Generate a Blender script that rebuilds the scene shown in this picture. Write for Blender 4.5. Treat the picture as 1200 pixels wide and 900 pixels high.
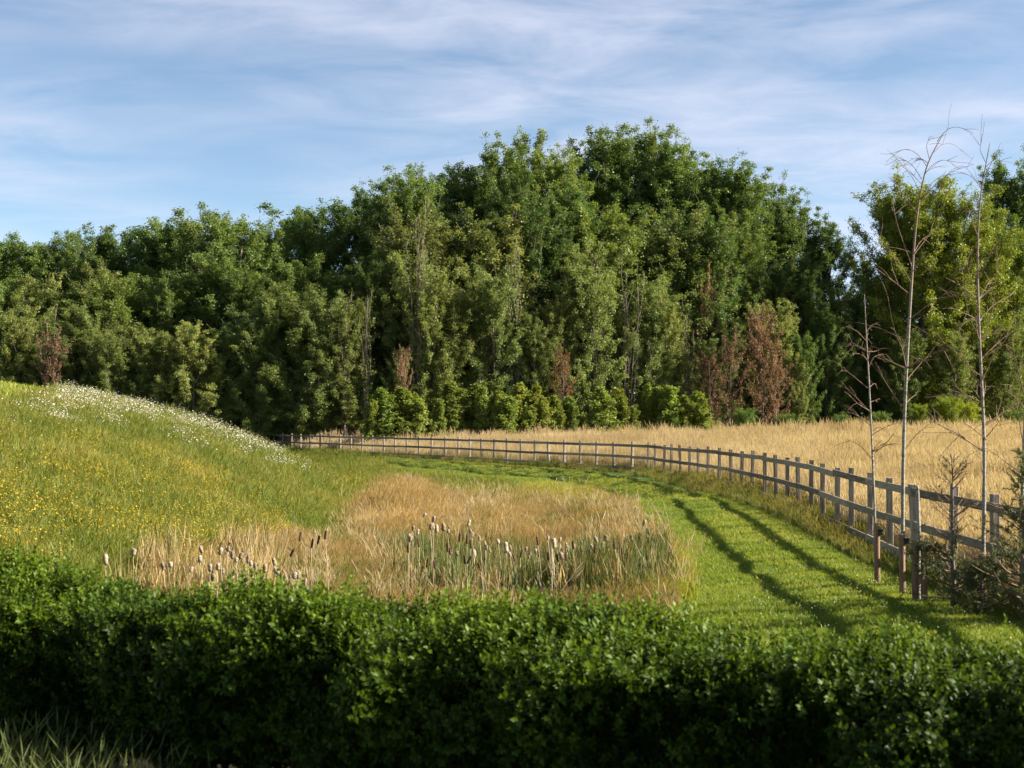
import bpy, math, random
import numpy as np
from mathutils import Vector, Matrix, Euler

# ------------------------------------------------------------------ reset
for o in list(bpy.data.objects):
    bpy.data.objects.remove(o, do_unlink=True)
scene = bpy.context.scene
COL = scene.collection
rng = np.random.default_rng(7)
random.seed(7)
R = math.radians

# ------------------------------------------------------------------ camera
F_PX, W_PX, H_PX, HORIZON = 1667.0, 1200.0, 900.0, 490.0
EYE = 2.17
PITCH = math.atan((HORIZON - H_PX / 2) / F_PX)
cam_d = bpy.data.cameras.new('camera')
cam_d.sensor_width = 36.0
cam_d.lens = 36.0 * F_PX / W_PX
cam_d.clip_end = 6000
cam_d.dof.use_dof = True
cam_d.dof.focus_distance = 40.0
cam_d.dof.aperture_fstop = 4.5
cam = bpy.data.objects.new('camera', cam_d)
cam.location = (0, 0, EYE)
cam.rotation_euler = (math.pi / 2 + PITCH, 0, 0)
COL.objects.link(cam)
scene.camera = cam

# ------------------------------------------------------------------ sun and sky
SUN_ELEV = R(28.0)
SUN_AZ = math.atan2(1.0, -0.05)            # clockwise from +Y, towards +X (the right)
sun_dir = Vector((math.sin(SUN_AZ) * math.cos(SUN_ELEV), math.cos(SUN_AZ) * math.cos(SUN_ELEV), math.sin(SUN_ELEV)))
sd_ = bpy.data.lights.new('sun', 'SUN')
sd_.energy = 5.0
sd_.angle = R(0.53)
sd_.color = (1.0, 0.905, 0.76)
sun = bpy.data.objects.new('sun', sd_)
sun.rotation_euler = sun_dir.to_track_quat('Z', 'Y').to_euler()
sun.location = (40, 5, 40)
COL.objects.link(sun)

scene.view_settings.view_transform = 'Standard'
scene.view_settings.look = 'None'
scene.view_settings.gamma = 1.0
scene.view_settings.exposure = 1.86
scene.view_settings.use_curve_mapping = False
scene.cycles.max_bounces = 4
scene.cycles.diffuse_bounces = 2
scene.cycles.glossy_bounces = 1
scene.cycles.transmission_bounces = 3
scene.cycles.transparent_max_bounces = 2

world = bpy.data.worlds.new('World')
scene.world = world
world.use_nodes = True
nt = world.node_tree
nt.nodes.clear()


def N(tree, typ, **kw):
    n = tree.nodes.new(typ)
    for k, v in kw.items():
        if k.startswith('i_'):
            key = k[2:]
            n.inputs[int(key) if key.isdigit() else key.replace('_', ' ')].default_value = v
        else:
            setattr(n, k, v)
    return n


def ramp(tree, stops, interp='LINEAR'):
    n = tree.nodes.new('ShaderNodeValToRGB')
    n.color_ramp.interpolation = interp
    el = n.color_ramp.elements
    while len(el) > 1:
        el.remove(el[-1])
    el[0].position = stops[0][0]
    el[0].color = (*stops[0][1], 1)
    for p, c in stops[1:]:
        e = el.new(p)
        e.color = (*c, 1)
    return n


L = nt.links.new
sky = N(nt, 'ShaderNodeTexSky', sky_type='NISHITA', sun_disc=False, sun_elevation=SUN_ELEV,
        sun_rotation=SUN_AZ, altitude=300, air_density=0.72, dust_density=0.12, ozone_density=2.4)
tc = N(nt, 'ShaderNodeTexCoord')
sep = N(nt, 'ShaderNodeSeparateXYZ')
L(tc.outputs['Generated'], sep.inputs[0])
zz = N(nt, 'ShaderNodeMath', operation='MAXIMUM', i_1=0.0)
L(sep.outputs['Z'], zz.inputs[0])
za = N(nt, 'ShaderNodeMath', operation='ADD', i_1=0.10)
L(zz.outputs[0], za.inputs[0])
dx = N(nt, 'ShaderNodeMath', operation='DIVIDE')
dy = N(nt, 'ShaderNodeMath', operation='DIVIDE')
L(sep.outputs['X'], dx.inputs[0]); L(za.outputs[0], dx.inputs[1])
L(sep.outputs['Y'], dy.inputs[0]); L(za.outputs[0], dy.inputs[1])
cmb = N(nt, 'ShaderNodeCombineXYZ')
L(dx.outputs[0], cmb.inputs[0]); L(dy.outputs[0], cmb.inputs[1])
mp = N(nt, 'ShaderNodeMapping')
mp.inputs['Location'].default_value = (1.95, 0.6, 0)
mp.inputs['Rotation'].default_value = (0, 0, R(7))
mp.inputs['Scale'].default_value = (0.72, 1.0, 1)
L(cmb.outputs[0], mp.inputs[0])
n1 = N(nt, 'ShaderNodeTexNoise', i_Scale=0.75, i_Detail=3.0, i_Roughness=0.5)
n2 = N(nt, 'ShaderNodeTexNoise', i_Scale=3.4, i_Detail=9.0, i_Roughness=0.58, i_Distortion=0.4)
L(mp.outputs[0], n1.inputs['Vector']); L(mp.outputs[0], n2.inputs['Vector'])
r1 = ramp(nt, [(0.36, (0, 0, 0)), (0.60, (1, 1, 1))])
L(n1.outputs['Fac'], r1.inputs[0])
r2 = ramp(nt, [(0.34, (0.12, 0.12, 0.12)), (0.66, (1, 1, 1))])
L(n2.outputs['Fac'], r2.inputs[0])
mul = N(nt, 'ShaderNodeMath', operation='MULTIPLY')
L(r1.outputs[0], mul.inputs[0]); L(r2.outputs[0], mul.inputs[1])
mul2 = N(nt, 'ShaderNodeMath', operation='MULTIPLY', i_1=0.62)
L(mul.outputs[0], mul2.inputs[0])
cmix = N(nt, 'ShaderNodeMixRGB', blend_type='MIX')
tintn = N(nt, 'ShaderNodeMixRGB', blend_type='MULTIPLY', i_Fac=1.0)
tintn.inputs[2].default_value = (1.0, 0.95, 0.84, 1)
L(sky.outputs[0], tintn.inputs[1])
L(mul2.outputs[0], cmix.inputs[0]); L(tintn.outputs[0], cmix.inputs[1])
cmix.inputs[2].default_value = (4.6, 4.6, 5.3, 1)
bg = N(nt, 'ShaderNodeBackground', i_Strength=0.058)
L(cmix.outputs[0], bg.inputs[0])
wo = N(nt, 'ShaderNodeOutputWorld')
L(bg.outputs[0], wo.inputs[0])

# ------------------------------------------------------------------ picture <-> place
fw = np.array([0, math.cos(PITCH), math.sin(PITCH)])
upv = np.array([0, -math.sin(PITCH), math.cos(PITCH)])


def P(px, py, d):
    """point of the place at distance d (along Y) seen at photo pixel px, py"""
    ray = fw + np.array([1, 0, 0]) * (px - W_PX / 2) / F_PX - upv * (py - H_PX / 2) / F_PX
    ray = ray / ray[1] * d
    return np.array([ray[0], ray[1], ray[2] + EYE])


def proj(x, y, z):
    dz = z - EYE
    dep = y * fw[1] + dz * fw[2]
    dep = np.where(dep > 0.05, dep, 0.05)
    u = x / dep * F_PX + W_PX / 2
    v = H_PX / 2 - (y * upv[1] + dz * upv[2]) / dep * F_PX
    return u, v


def in_poly(u, v, poly):
    inside = np.zeros(u.shape, bool)
    n = len(poly)
    j = n - 1
    for i in range(n):
        xi, yi = poly[i]
        xj, yj = poly[j]
        c = ((yi > v) != (yj > v)) & (u < (xj - xi) * (v - yi) / ((yj - yi) or 1e-9) + xi)
        inside ^= c
        j = i
    return inside


def sst(a, b, x):
    t = np.clip((x - a) / (b - a), 0, 1)
    return t * t * (3 - 2 * t)


def poly_dist(x, y, pts):
    """signed distance to a polyline; positive on its right-hand side"""
    best = np.full(x.shape, 1e9)
    sign = np.ones(x.shape)
    for (ax, ay), (bx, by) in zip(pts[:-1], pts[1:]):
        ex, ey = bx - ax, by - ay
        t = np.clip(((x - ax) * ex + (y - ay) * ey) / (ex * ex + ey * ey), 0, 1)
        qx, qy = x - (ax + t * ex), y - (ay + t * ey)
        d = np.hypot(qx, qy)
        m = d < best - 1e-9
        best = np.where(m, d, best)
        sign = np.where(m, np.where(ex * qy - ey * qx > 0, -1.0, 1.0), sign)
    return best * sign


# cheap smooth value noise for masks
def vnoise(x, y, scale, seed=0):
    x = x / scale; y = y / scale
    xi = np.floor(x).astype(int); yi = np.floor(y).astype(int)
    fx = x - xi; fy = y - yi
    fx = fx * fx * (3 - 2 * fx); fy = fy * fy * (3 - 2 * fy)

    def h(a, b):
        n = (a * 374761393 + b * 668265263 + seed * 974711) & 0x7fffffff
        n = ((n ^ (n >> 13)) * 1274126177) & 0x7fffffff
        return ((n ^ (n >> 16)) & 0xffff) / 65535.0
    return (h(xi, yi) * (1 - fx) + h(xi + 1, yi) * fx) * (1 - fy) + (h(xi, yi + 1) * (1 - fx) + h(xi + 1, yi + 1) * fx) * fy


# ------------------------------------------------------------------ terrain
FENCE = [(5.7, 6.5), (5.62, 12), (5.66, 17.4), (5.72, 21), (5.98, 24.5), (6.2, 28), (6.42, 31.5), (6.6, 36), (6.5, 42),
         (6.2, 47), (5.9, 52), (5.42, 58), (1.65, 67.2), (-3.0, 78.0), (-9.0, 89.0), (-19.0, 106.0)]
FENCE_FAR = FENCE + [(-40, 135), (-90, 190)]
FENCE_FAR[0] = (5.9, -40)
TOE = [(-6, -40), (-5.6, 6), (-5.0, 14), (-4.6, 20), (-4.2, 32), (-4.7, 48), (-6.8, 60), (-12, 71), (-20, 81), (-40, 93), (-120, 110)]


def terrain(x, y):
    x = np.asarray(x, float); y = np.asarray(y, float)
    sd = poly_dist(x, y, FENCE_FAR)
    base = np.interp(y, [0, 40, 58, 88, 110, 300], [0.0, 0.0, -0.1, -0.18, -0.2, -0.2])
    z = base + np.where(sd > 0, 0.60 * (1 - np.exp(-np.maximum(sd, 0) / 20)), 0)
    drop = 0.08 + 0.28 * sst(38, 43.5, y)
    q = -sd
    z = z - drop * sst(0.9, 2.8, q) - (0.62 - drop) * sst(3.4, 6.2, q) * sst(8, 15, y)
    s = -poly_dist(x, y, TOE)
    sp = np.maximum(s, 0)
    sp = sp * sp / (sp + 0.8)
    z = z + 5.35 * (1 - np.exp(-sp / 9.0)) * (1 - 0.0 * y)
    z = z + 0.05 * (vnoise(x, y, 2.3, 3) - 0.5) + (0.10 * (vnoise(x, y, 1.9, 13) - 0.5) + 0.05 * (vnoise(x, y, 0.9, 14) - 0.5)) * sst(0.9, 1.6, q) * sst(11, 15, y) + 0.12 * (vnoise(x, y, 7.0, 5) - 0.5) * sst(1, 4, s)
    return z


# ------------------------------------------------------------------ mesh helpers
def mesh_np(name, verts, faces_flat, loop_tot, mat=None, attrs=None, smooth=False):
    me = bpy.data.meshes.new(name)
    nv = len(verts)
    me.vertices.add(nv)
    me.vertices.foreach_set('co', np.asarray(verts, np.float32).ravel())
    lt = np.asarray(loop_tot, np.int32)
    me.loops.add(int(lt.sum()))
    me.loops.foreach_set('vertex_index', np.asarray(faces_flat, np.int32))
    me.polygons.add(len(lt))
    me.polygons.foreach_set('loop_start', np.concatenate([[0], np.cumsum(lt)[:-1]]).astype(np.int32))
    me.polygons.foreach_set('loop_total', lt)
    if smooth:
        me.polygons.foreach_set('use_smooth', np.ones(len(lt), bool))
    for an, (dom, arr) in (attrs or {}).items():
        a = me.attributes.new(an, 'FLOAT', dom)
        a.data.foreach_set('value', np.asarray(arr, np.float32))
    if mat:
        me.materials.append(mat)
    me.update(calc_edges=True)
    return me


def link(name, data, parent=None, loc=None):
    o = bpy.data.objects.new(name, data)
    COL.objects.link(o)
    if parent:
        o.parent = parent
    if loc is not None:
        o.location = loc
    return o


def tag(o, label=None, cat=None, group=None, kind=None):
    if label: o['label'] = label
    if cat: o['category'] = cat
    if group: o['group'] = group
    if kind: o['kind'] = kind
    return o


def copy_tree(o, parent=None):
    c = o.copy()
    COL.objects.link(c)
    c.parent = parent
    for ch in o.children:
        copy_tree(ch, c)
    return c


class Tubes:
    """collects tapered tubes into one mesh"""
    def __init__(self):
        self.v = []; self.f = []; self.n = 0

    def add(self, pts, rad, k=6, cap=True):
        pts = np.asarray(pts, float)
        rad = np.broadcast_to(np.asarray(rad, float), (len(pts),))
        t = np.gradient(pts, axis=0)
        t /= np.linalg.norm(t, axis=1)[:, None] + 1e-9
        ref = np.array([0.31, 0.95, 0.05]) if abs(t[0][1]) < 0.8 else np.array([0.9, 0.1, 0.3])
        a = np.cross(t, ref); a /= np.linalg.norm(a, axis=1)[:, None] + 1e-9
        b = np.cross(t, a)
        ang = np.linspace(0, 2 * np.pi, k, endpoint=False)
        ring = pts[:, None, :] + rad[:, None, None] * (a[:, None, :] * np.cos(ang)[None, :, None] + b[:, None, :] * np.sin(ang)[None, :, None])
        self.v.append(ring.reshape(-1, 3))
        m = len(pts)
        i = np.arange(m - 1)[:, None] * k
        j = np.arange(k)[None, :]
        jn = (j + 1) % k
        q = np.stack([i + j, i + jn, i + k + jn, i + k + j], -1).reshape(-1, 4) + self.n
        self.f.append((q.ravel(), np.full(len(q), 4)))
        if cap:
            self.f.append((np.arange(k)[::-1] + self.n, np.array([k])))
            self.f.append((np.arange(k) + self.n + (m - 1) * k, np.array([k])))
        self.n += m * k

    def mesh(self, name, mat, smooth=True):
        v = np.concatenate(self.v)
        ff = np.concatenate([a for a, _ in self.f]); lt = np.concatenate([b for _, b in self.f])
        return mesh_np(name, v, ff, lt, mat, smooth=smooth)


def leaves_mesh(name, c, size, mat, outward=None, seed=0, aspect=0.6, up=0.35):
    """leaf-sized diamond faces at centres c"""
    r = np.random.default_rng(seed)
    n = len(c)
    nor = r.normal(size=(n, 3))
    nor /= np.linalg.norm(nor, axis=1)[:, None]
    if outward is not None:
        nor = nor + outward
    nor[:, 2] += up
    nor /= np.linalg.norm(nor, axis=1)[:, None] + 1e-9
    u = np.cross(nor, r.normal(size=(n, 3)))
    u /= np.linalg.norm(u, axis=1)[:, None] + 1e-9
    w = np.cross(nor, u)
    s = (size * r.uniform(0.65, 1.35, n))[:, None]
    v = np.stack([c - u * s, c + w * s * aspect + u * s * 0.6, c - w * s * aspect + u * s * 0.6], 1).reshape(-1, 3)
    f = np.arange(3 * n)
    return mesh_np(name, v, f, np.full(n, 3), mat, {'rnd': ('FACE', r.random(n))})


# ------------------------------------------------------------------ materials
def leaf_material(name, stops, trans=0.35, rough=0.55, tint_w=0.5, rnd_w=0.5, use_obj_color=False, tip=None, spec=0.25, objrand=0.0):
    m = bpy.data.materials.new(name)
    m.use_nodes = True
    t = m.node_tree
    t.nodes.clear()
    K = t.links.new
    out = N(t, 'ShaderNodeOutputMaterial')
    ar = N(t, 'ShaderNodeAttribute', attribute_name='rnd')
    mr = N(t, 'ShaderNodeMath', operation='MULTIPLY', i_1=rnd_w)
    K(ar.outputs['Fac'], mr.inputs[0])
    s = N(t, 'ShaderNodeMath', operation='ADD')
    K(mr.outputs[0], s.inputs[0])
    if use_obj_color:
        oi = N(t, 'ShaderNodeObjectInfo')
        mo = N(t, 'ShaderNodeMath', operation='MULTIPLY', i_1=tint_w)
        K(oi.outputs['Random'], mo.inputs[0])
        K(mo.outputs[0], s.inputs[1])
    else:
        at = N(t, 'ShaderNodeAttribute', attribute_name='tint', attribute_type='INSTANCER')
        mt = N(t, 'ShaderNodeMath', operation='MULTIPLY', i_1=tint_w)
        K(at.outputs['Fac'], mt.inputs[0])
        K(mt.outputs[0], s.inputs[1])
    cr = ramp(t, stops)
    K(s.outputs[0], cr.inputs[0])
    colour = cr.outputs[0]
    if tip is not None:
        av = N(t, 'ShaderNodeAttribute', attribute_name='along')
        mx = N(t, 'ShaderNodeMixRGB', blend_type='MIX')
        pw = N(t, 'ShaderNodeMath', operation='POWER', i_1=tip[1])
        K(av.outputs['Fac'], pw.inputs[0])
        K(pw.outputs[0], mx.inputs[0])
        K(colour, mx.inputs[1])
        mx.inputs[2].default_value = (*tip[0], 1)
        colour = mx.outputs[0]
    if use_obj_color:
        mx = N(t, 'ShaderNodeMixRGB', blend_type='MULTIPLY', i_Fac=1.0)
        K(colour, mx.inputs[1]); K(oi.outputs['Color'], mx.inputs[2])
        colour = mx.outputs[0]
    bs = N(t, 'ShaderNodeBsdfPrincipled', i_Roughness=rough)
    bs.inputs['Specular IOR Level'].default_value = spec
    K(colour, bs.inputs['Base Color'])
    tr = N(t, 'ShaderNodeBsdfTranslucent')
    hs = N(t, 'ShaderNodeMixRGB', blend_type='MULTIPLY', i_Fac=1.0)
    hs.inputs[2].default_value = (1.3, 1.15, 0.5, 1)
    K(colour, hs.inputs[1]); K(hs.outputs[0], tr.inputs[0])
    mix = N(t, 'ShaderNodeMixShader', i_0=trans)
    K(bs.outputs[0], mix.inputs[1]); K(tr.outputs[0], mix.inputs[2])
    K(mix.outputs[0], out.inputs[0])
    return m


def solid_material(name, stops, scale=6.0, stretch=(1, 1, 1), rough=0.8, detail=6, bump=0.3, coord='Object', objrand=0.0, spec=0.3):
    m = bpy.data.materials.new(name)
    m.use_nodes = True
    t = m.node_tree
    K = t.links.new
    bs = t.nodes['Principled BSDF']
    bs.inputs['Roughness'].default_value = rough
    bs.inputs['Specular IOR Level'].default_value = spec
    tcn = N(t, 'ShaderNodeTexCoord')
    mpn = N(t, 'ShaderNodeMapping')
    mpn.inputs['Scale'].default_value = stretch
    K(tcn.outputs[coord], mpn.inputs[0])
    no = N(t, 'ShaderNodeTexNoise', i_Scale=scale, i_Detail=detail, i_Roughness=0.6)
    no.noise_dimensions = '4D'
    oi = N(t, 'ShaderNodeObjectInfo')
    ml = N(t, 'ShaderNodeMath', operation='MULTIPLY', i_1=37.0)
    K(oi.outputs['Random'], ml.inputs[0]); K(ml.outputs[0], no.inputs['W'])
    K(mpn.outputs[0], no.inputs['Vector'])
    fac = no.outputs['Fac']
    if objrand:
        a = N(t, 'ShaderNodeMath', operation='MULTIPLY_ADD', i_1=objrand, i_2=-objrand / 2)
        K(oi.outputs['Random'], a.inputs[0])
        b = N(t, 'ShaderNodeMath', operation='ADD')
        K(a.outputs[0], b.inputs[0]); K(fac, b.inputs[1])
        fac = b.outputs[0]
    cr = ramp(t, stops)
    K(fac, cr.inputs[0])
    K(cr.outputs[0], bs.inputs['Base Color'])
    if bump:
        bn = N(t, 'ShaderNodeBump', i_Strength=bump, i_Distance=0.02)
        K(no.outputs['Fac'], bn.inputs['Height']); K(bn.outputs[0], bs.inputs['Normal'])
    return m


M = {}
M['wood'] = solid_material('weathered_timber', [(0.28, (0.09, 0.072, 0.052)), (0.5, (0.20, 0.165, 0.125)), (0.72, (0.33, 0.285, 0.225))],
                           scale=5, stretch=(6, 6, 0.7), objrand=0.25, bump=0.5)
M['rail'] = solid_material('weathered_rail_timber', [(0.28, (0.09, 0.072, 0.052)), (0.5, (0.19, 0.155, 0.115)), (0.72, (0.32, 0.27, 0.205))],
                           scale=5, stretch=(0.6, 8, 8), objrand=0.3, bump=0.5)
M['stake'] = solid_material('brown_stake_timber', [(0.3, (0.10, 0.06, 0.035)), (0.55, (0.20, 0.125, 0.075)), (0.75, (0.30, 0.20, 0.125))],
                            scale=6, stretch=(6, 6, 0.8), bump=0.4)
M['birch'] = solid_material('pale_birch_bark', [(0.36, (0.09, 0.075, 0.06)), (0.48, (0.22, 0.20, 0.165)), (0.75, (0.38, 0.36, 0.315))],
                            scale=5, stretch=(2.5, 2.5, 7), bump=0.3)
def _brown_with_height(m, z0, z1, col):
    t = m.node_tree; K = t.links.new
    bs = t.nodes['Principled BSDF']
    src = bs.inputs['Base Color'].links[0].from_socket
    tcn = N(t, 'ShaderNodeTexCoord'); sx = N(t, 'ShaderNodeSeparateXYZ')
    K(tcn.outputs['Object'], sx.inputs[0])
    mr = N(t, 'ShaderNodeMapRange', i_1=z0, i_2=z1)
    K(sx.outputs['Z'], mr.inputs[0])
    mx = N(t, 'ShaderNodeMixRGB')
    K(mr.outputs[0], mx.inputs[0]); K(src, mx.inputs[1])
    mx.inputs[2].default_value = (*col, 1)
    K(mx.outputs[0], bs.inputs['Base Color'])


_brown_with_height(M['birch'], 2.3, 4.4, (0.17, 0.125, 0.09))      # young birch bark is still brown towards the top
M['twig'] = solid_material('reddish_twig_bark', [(0.3, (0.10, 0.055, 0.035)), (0.7, (0.24, 0.15, 0.10))], scale=8, bump=0)
M['bark'] = solid_material('grey_brown_bark', [(0.3, (0.07, 0.055, 0.04)), (0.7, (0.19, 0.155, 0.12))], scale=3, stretch=(4, 4, 1), bump=0.3)
M['bare'] = solid_material('dead_stem_bark', [(0.3, (0.11, 0.085, 0.065)), (0.7, (0.22, 0.18, 0.14))], scale=3, stretch=(4, 4, 1), bump=0.0)
M['rubber'] = solid_material('black_rubber', [(0.3, (0.012, 0.012, 0.012)), (0.7, (0.03, 0.03, 0.03))], scale=12, rough=0.5, bump=0.1)
M['plastic'] = solid_material('white_plastic', [(0.3, (0.72, 0.76, 0.82)), (0.7, (0.8, 0.82, 0.85))], scale=4, rough=0.4, bump=0)

G = lambda r, g, b: (r, g, b)
M['poplar'] = leaf_material('poplar_leaves', [(0.0, G(.055, .098, .024)), (0.5, G(.102, .168, .040)), (1.0, G(.185, .245, .068))], trans=0.42, use_obj_color=True, rough=0.45)
M['grey'] = leaf_material('grey_poplar_leaves', [(0.0, G(.078, .110, .032)), (0.5, G(.140, .182, .054)), (0.9, G(.215, .26, .09)), (1.0, G(.26, .275, .105))], trans=0.42, use_obj_color=True, rough=0.45)
M['willow'] = leaf_material('willow_leaves', [(0.0, G(.075, .115, .022)), (0.5, G(.13, .185, .035)), (1.0, G(.22, .27, .065))], trans=0.4, use_obj_color=True, rough=0.45)
M['brown'] = leaf_material('brown_dead_leaves', [(0.0, G(.085, .05, .028)), (0.5, G(.18, .105, .06)), (1.0, G(.31, .19, .11))], trans=0.25, use_obj_color=True, rough=0.8)
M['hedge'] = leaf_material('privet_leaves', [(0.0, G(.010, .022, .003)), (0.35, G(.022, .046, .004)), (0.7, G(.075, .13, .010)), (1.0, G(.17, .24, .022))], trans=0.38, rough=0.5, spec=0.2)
M['needle'] = leaf_material('pine_needles', [(0.0, G(.035, .05, .018)), (0.5, G(.06, .085, .03)), (1.0, G(.11, .12, .05))], trans=0.15, use_obj_color=True)
M['mown'] = leaf_material('mown_grass_blades', [(0.0, G(.070, .120, .012)), (0.4, G(.135, .20, .020)), (0.75, G(.22, .265, .035)), (1.0, G(.34, .33, .09))], trans=0.42)
M['mound'] = leaf_material('meadow_grass_blades', [(0.0, G(.065, .105, .014)), (0.35, G(.118, .158, .022)), (0.7, G(.205, .215, .045)), (1.0, G(.37, .30, .10))], trans=0.42)
M['gold'] = leaf_material('dry_golden_grass_blades', [(0.0, G(.16, .165, .05)), (0.12, G(.27, .22, .115)), (0.35, G(.40, .325, .225)), (0.75, G(.54, .465, .36)), (1.0, G(.65, .59, .47))], trans=0.35, rough=0.7)
M['verge'] = leaf_material('verge_grass_blades', [(0.0, G(.05, .085, .016)), (0.4, G(.13, .17, .03)), (0.7, G(.26, .23, .07)), (1.0, G(.46, .35, .15))], trans=0.4)
M['basin'] = leaf_material('dry_basin_grass_blades', [(0.0, G(.10, .13, .025)), (0.18, G(.20, .18, .06)), (0.42, G(.30, .225, .105)), (0.75, G(.43, .325, .165)), (1.0, G(.56, .44, .25))], trans=0.35, rough=0.7)
M['reed'] = leaf_material('reed_leaves', [(0.0, G(.022, .038, .010)), (0.25, G(.055, .085, .02)), (0.45, G(.10, .13, .03)), (0.6, G(.26, .19, .085)), (1.0, G(.46, .34, .17))], trans=0.25)
M['yellowgreen'] = leaf_material('yellow_green_blades', [(0.0, G(.13, .17, .02)), (0.5, G(.24, .26, .025)), (1.0, G(.38, .34, .05))], trans=0.4)
M['yellow'] = leaf_material('yellow_petals', [(0.0, G(.38, .25, .01)), (1.0, G(.52, .39, .03))], trans=0.3)
M['white'] = leaf_material('white_petals', [(0.0, G(.62, .58, .54)), (1.0, G(.82, .80, .78))], trans=0.3)
M['cream'] = solid_material('fluffy_seed_down', [(0.3, (0.16, 0.115, 0.075)), (0.55, (0.27, 0.21, 0.15)), (0.75, (0.40, 0.33, 0.26))], scale=40, rough=1.0, bump=1.0, objrand=0.3)
M['brownhead'] = solid_material('brown_seed_head', [(0.3, (0.035, 0.02, 0.012)), (0.7, (0.10, 0.05, 0.028))], scale=30, rough=0.9, bump=0.5)
M['strawstem'] = solid_material('straw_stem', [(0.3, (0.20, 0.16, 0.085)), (0.7, (0.36, 0.29, 0.18))], scale=9, rough=0.8, bump=0)
M['greenstem'] = solid_material('green_stem', [(0.3, (0.08, 0.12, 0.03)), (0.7, (0.20, 0.22, 0.07))], scale=9, rough=0.7, bump=0)
M['fgrass'] = leaf_material('pale_long_grass_blades', [(0.0, G(.05, .085, .02)), (0.5, G(.11, .15, .045)), (1.0, G(.27, .27, .12))], trans=0.4)

# ------------------------------------------------------------------ ground sheet
def axis(dense, lo, hi, grow=1.22):
    a = list(dense)
    st = dense[1] - dense[0]
    x, s = dense[0], st
    while x > lo:
        s *= grow; x -= s; a.insert(0, x)
    x, s = dense[-1], dense[-1] - dense[-2]
    while x < hi:
        s *= grow; x += s; a.append(x)
    return np.array(a)


gx = axis(np.arange(-34, 30.1, 0.4), -1800, 1800)
gy = axis(np.concatenate([np.arange(4, 62, 0.4), np.arange(62, 125, 1.0)]), -300, 3000)
GX, GY = np.meshgrid(gx, gy)
GZ = terrain(GX.ravel(), GY.ravel()).reshape(GX.shape)
nx, ny = len(gx), len(gy)
ii = (np.arange(ny - 1)[:, None] * nx + np.arange(nx - 1)[None, :])
quads = np.stack([ii, ii + 1, ii + nx + 1, ii + nx], -1).reshape(-1, 4)
gv = np.stack([GX, GY, GZ], -1).reshape(-1, 3)

# zones as they lie in the photograph, read off once and turned into places
Z_BASIN = [(395, 640), (405, 605), (440, 585), (462, 560), (492, 556), (520, 574), (570, 580), (640, 578), (700, 583), (728, 606),
           (755, 628), (775, 655), (778, 700), (765, 760), (150, 760), (180, 660), (260, 650), (330, 632)]
Z_MOWN = [(415, 527), (470, 535), (560, 542), (640, 547), (700, 554), (750, 563), (800, 574), (850, 582), (885, 594), (925, 612),
          (965, 637), (1010, 664), (1060, 668), (1120, 675), (1400, 690), (1400, 1200), (740, 1200), (762, 760), (770, 700), (770, 655), (750, 628),
          (728, 606), (700, 583), (640, 572), (560, 569), (500, 560), (470, 556), (450, 549)]
sd_g = poly_dist(gv[:, 0], gv[:, 1], FENCE_FAR)
ug, vg = proj(gv[:, 0], gv[:, 1], gv[:, 2])
infr = gv[:, 1] > 5
bas_g = in_poly(ug, vg, Z_BASIN) & infr & (sd_g < 0)
dry = np.where(sd_g > 0.5, 1.0, 0.0) * (gv[:, 1] < 125)
dry = np.maximum(dry, bas_g * 0.9)


def ground_material():
    m = bpy.data.materials.new('earth_and_thatch')
    m.use_nodes = True
    t = m.node_tree; K = t.links.new
    bs = t.nodes['Principled BSDF']
    bs.inputs['Roughness'].default_value = 0.95
    bs.inputs['Specular IOR Level'].default_value = 0.1
    geo = N(t, 'ShaderNodeNewGeometry')
    no = N(t, 'ShaderNodeTexNoise', i_Scale=3.0, i_Detail=8.0, i_Roughness=0.65)
    K(geo.outputs['Position'], no.inputs['Vector'])
    g = ramp(t, [(0.3, (0.035, 0.055, 0.012)), (0.55, (0.07, 0.115, 0.02)), (0.75, (0.13, 0.14, 0.04))])
    d = ramp(t, [(0.3, (0.15, 0.11, 0.05)), (0.55, (0.25, 0.185, 0.085)), (0.75, (0.34, 0.26, 0.12))])
    K(no.outputs['Fac'], g.inputs[0]); K(no.outputs['Fac'], d.inputs[0])
    at = N(t, 'ShaderNodeAttribute', attribute_name='dry')
    mx = N(t, 'ShaderNodeMixRGB')
    K(at.outputs['Fac'], mx.inputs[0]); K(g.outputs[0], mx.inputs[1]); K(d.outputs[0], mx.inputs[2])
    so_ = N(t, 'ShaderNodeAttribute', attribute_name='soil_shade')
    ms = N(t, 'ShaderNodeMixRGB')
    K(so_.outputs['Fac'], ms.inputs[0]); K(mx.outputs[0], ms.inputs[1])
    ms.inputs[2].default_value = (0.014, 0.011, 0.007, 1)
    K(ms.outputs[0], bs.inputs['Base Color'])
    b = N(t, 'ShaderNodeBump', i_Strength=0.6, i_Distance=0.05)
    K(no.outputs['Fac'], b.inputs['Height']); K(b.outputs[0], bs.inputs['Normal'])
    return m


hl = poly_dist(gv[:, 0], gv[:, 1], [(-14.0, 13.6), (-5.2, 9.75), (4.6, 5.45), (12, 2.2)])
soil_shade = 1 - sst(1.2, 1.9, np.abs(hl))  # near-black band: shade at the hedge foot put into the soil colour
gm = mesh_np('ground', gv, quads.ravel(), np.full(len(quads), 4), ground_material(), {'dry': ('POINT', dry), 'soil_shade': ('POINT', soil_shade)}, smooth=True)
tag(link('ground', gm), kind='structure')

# ------------------------------------------------------------------ scattering
LIB = {}


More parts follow.
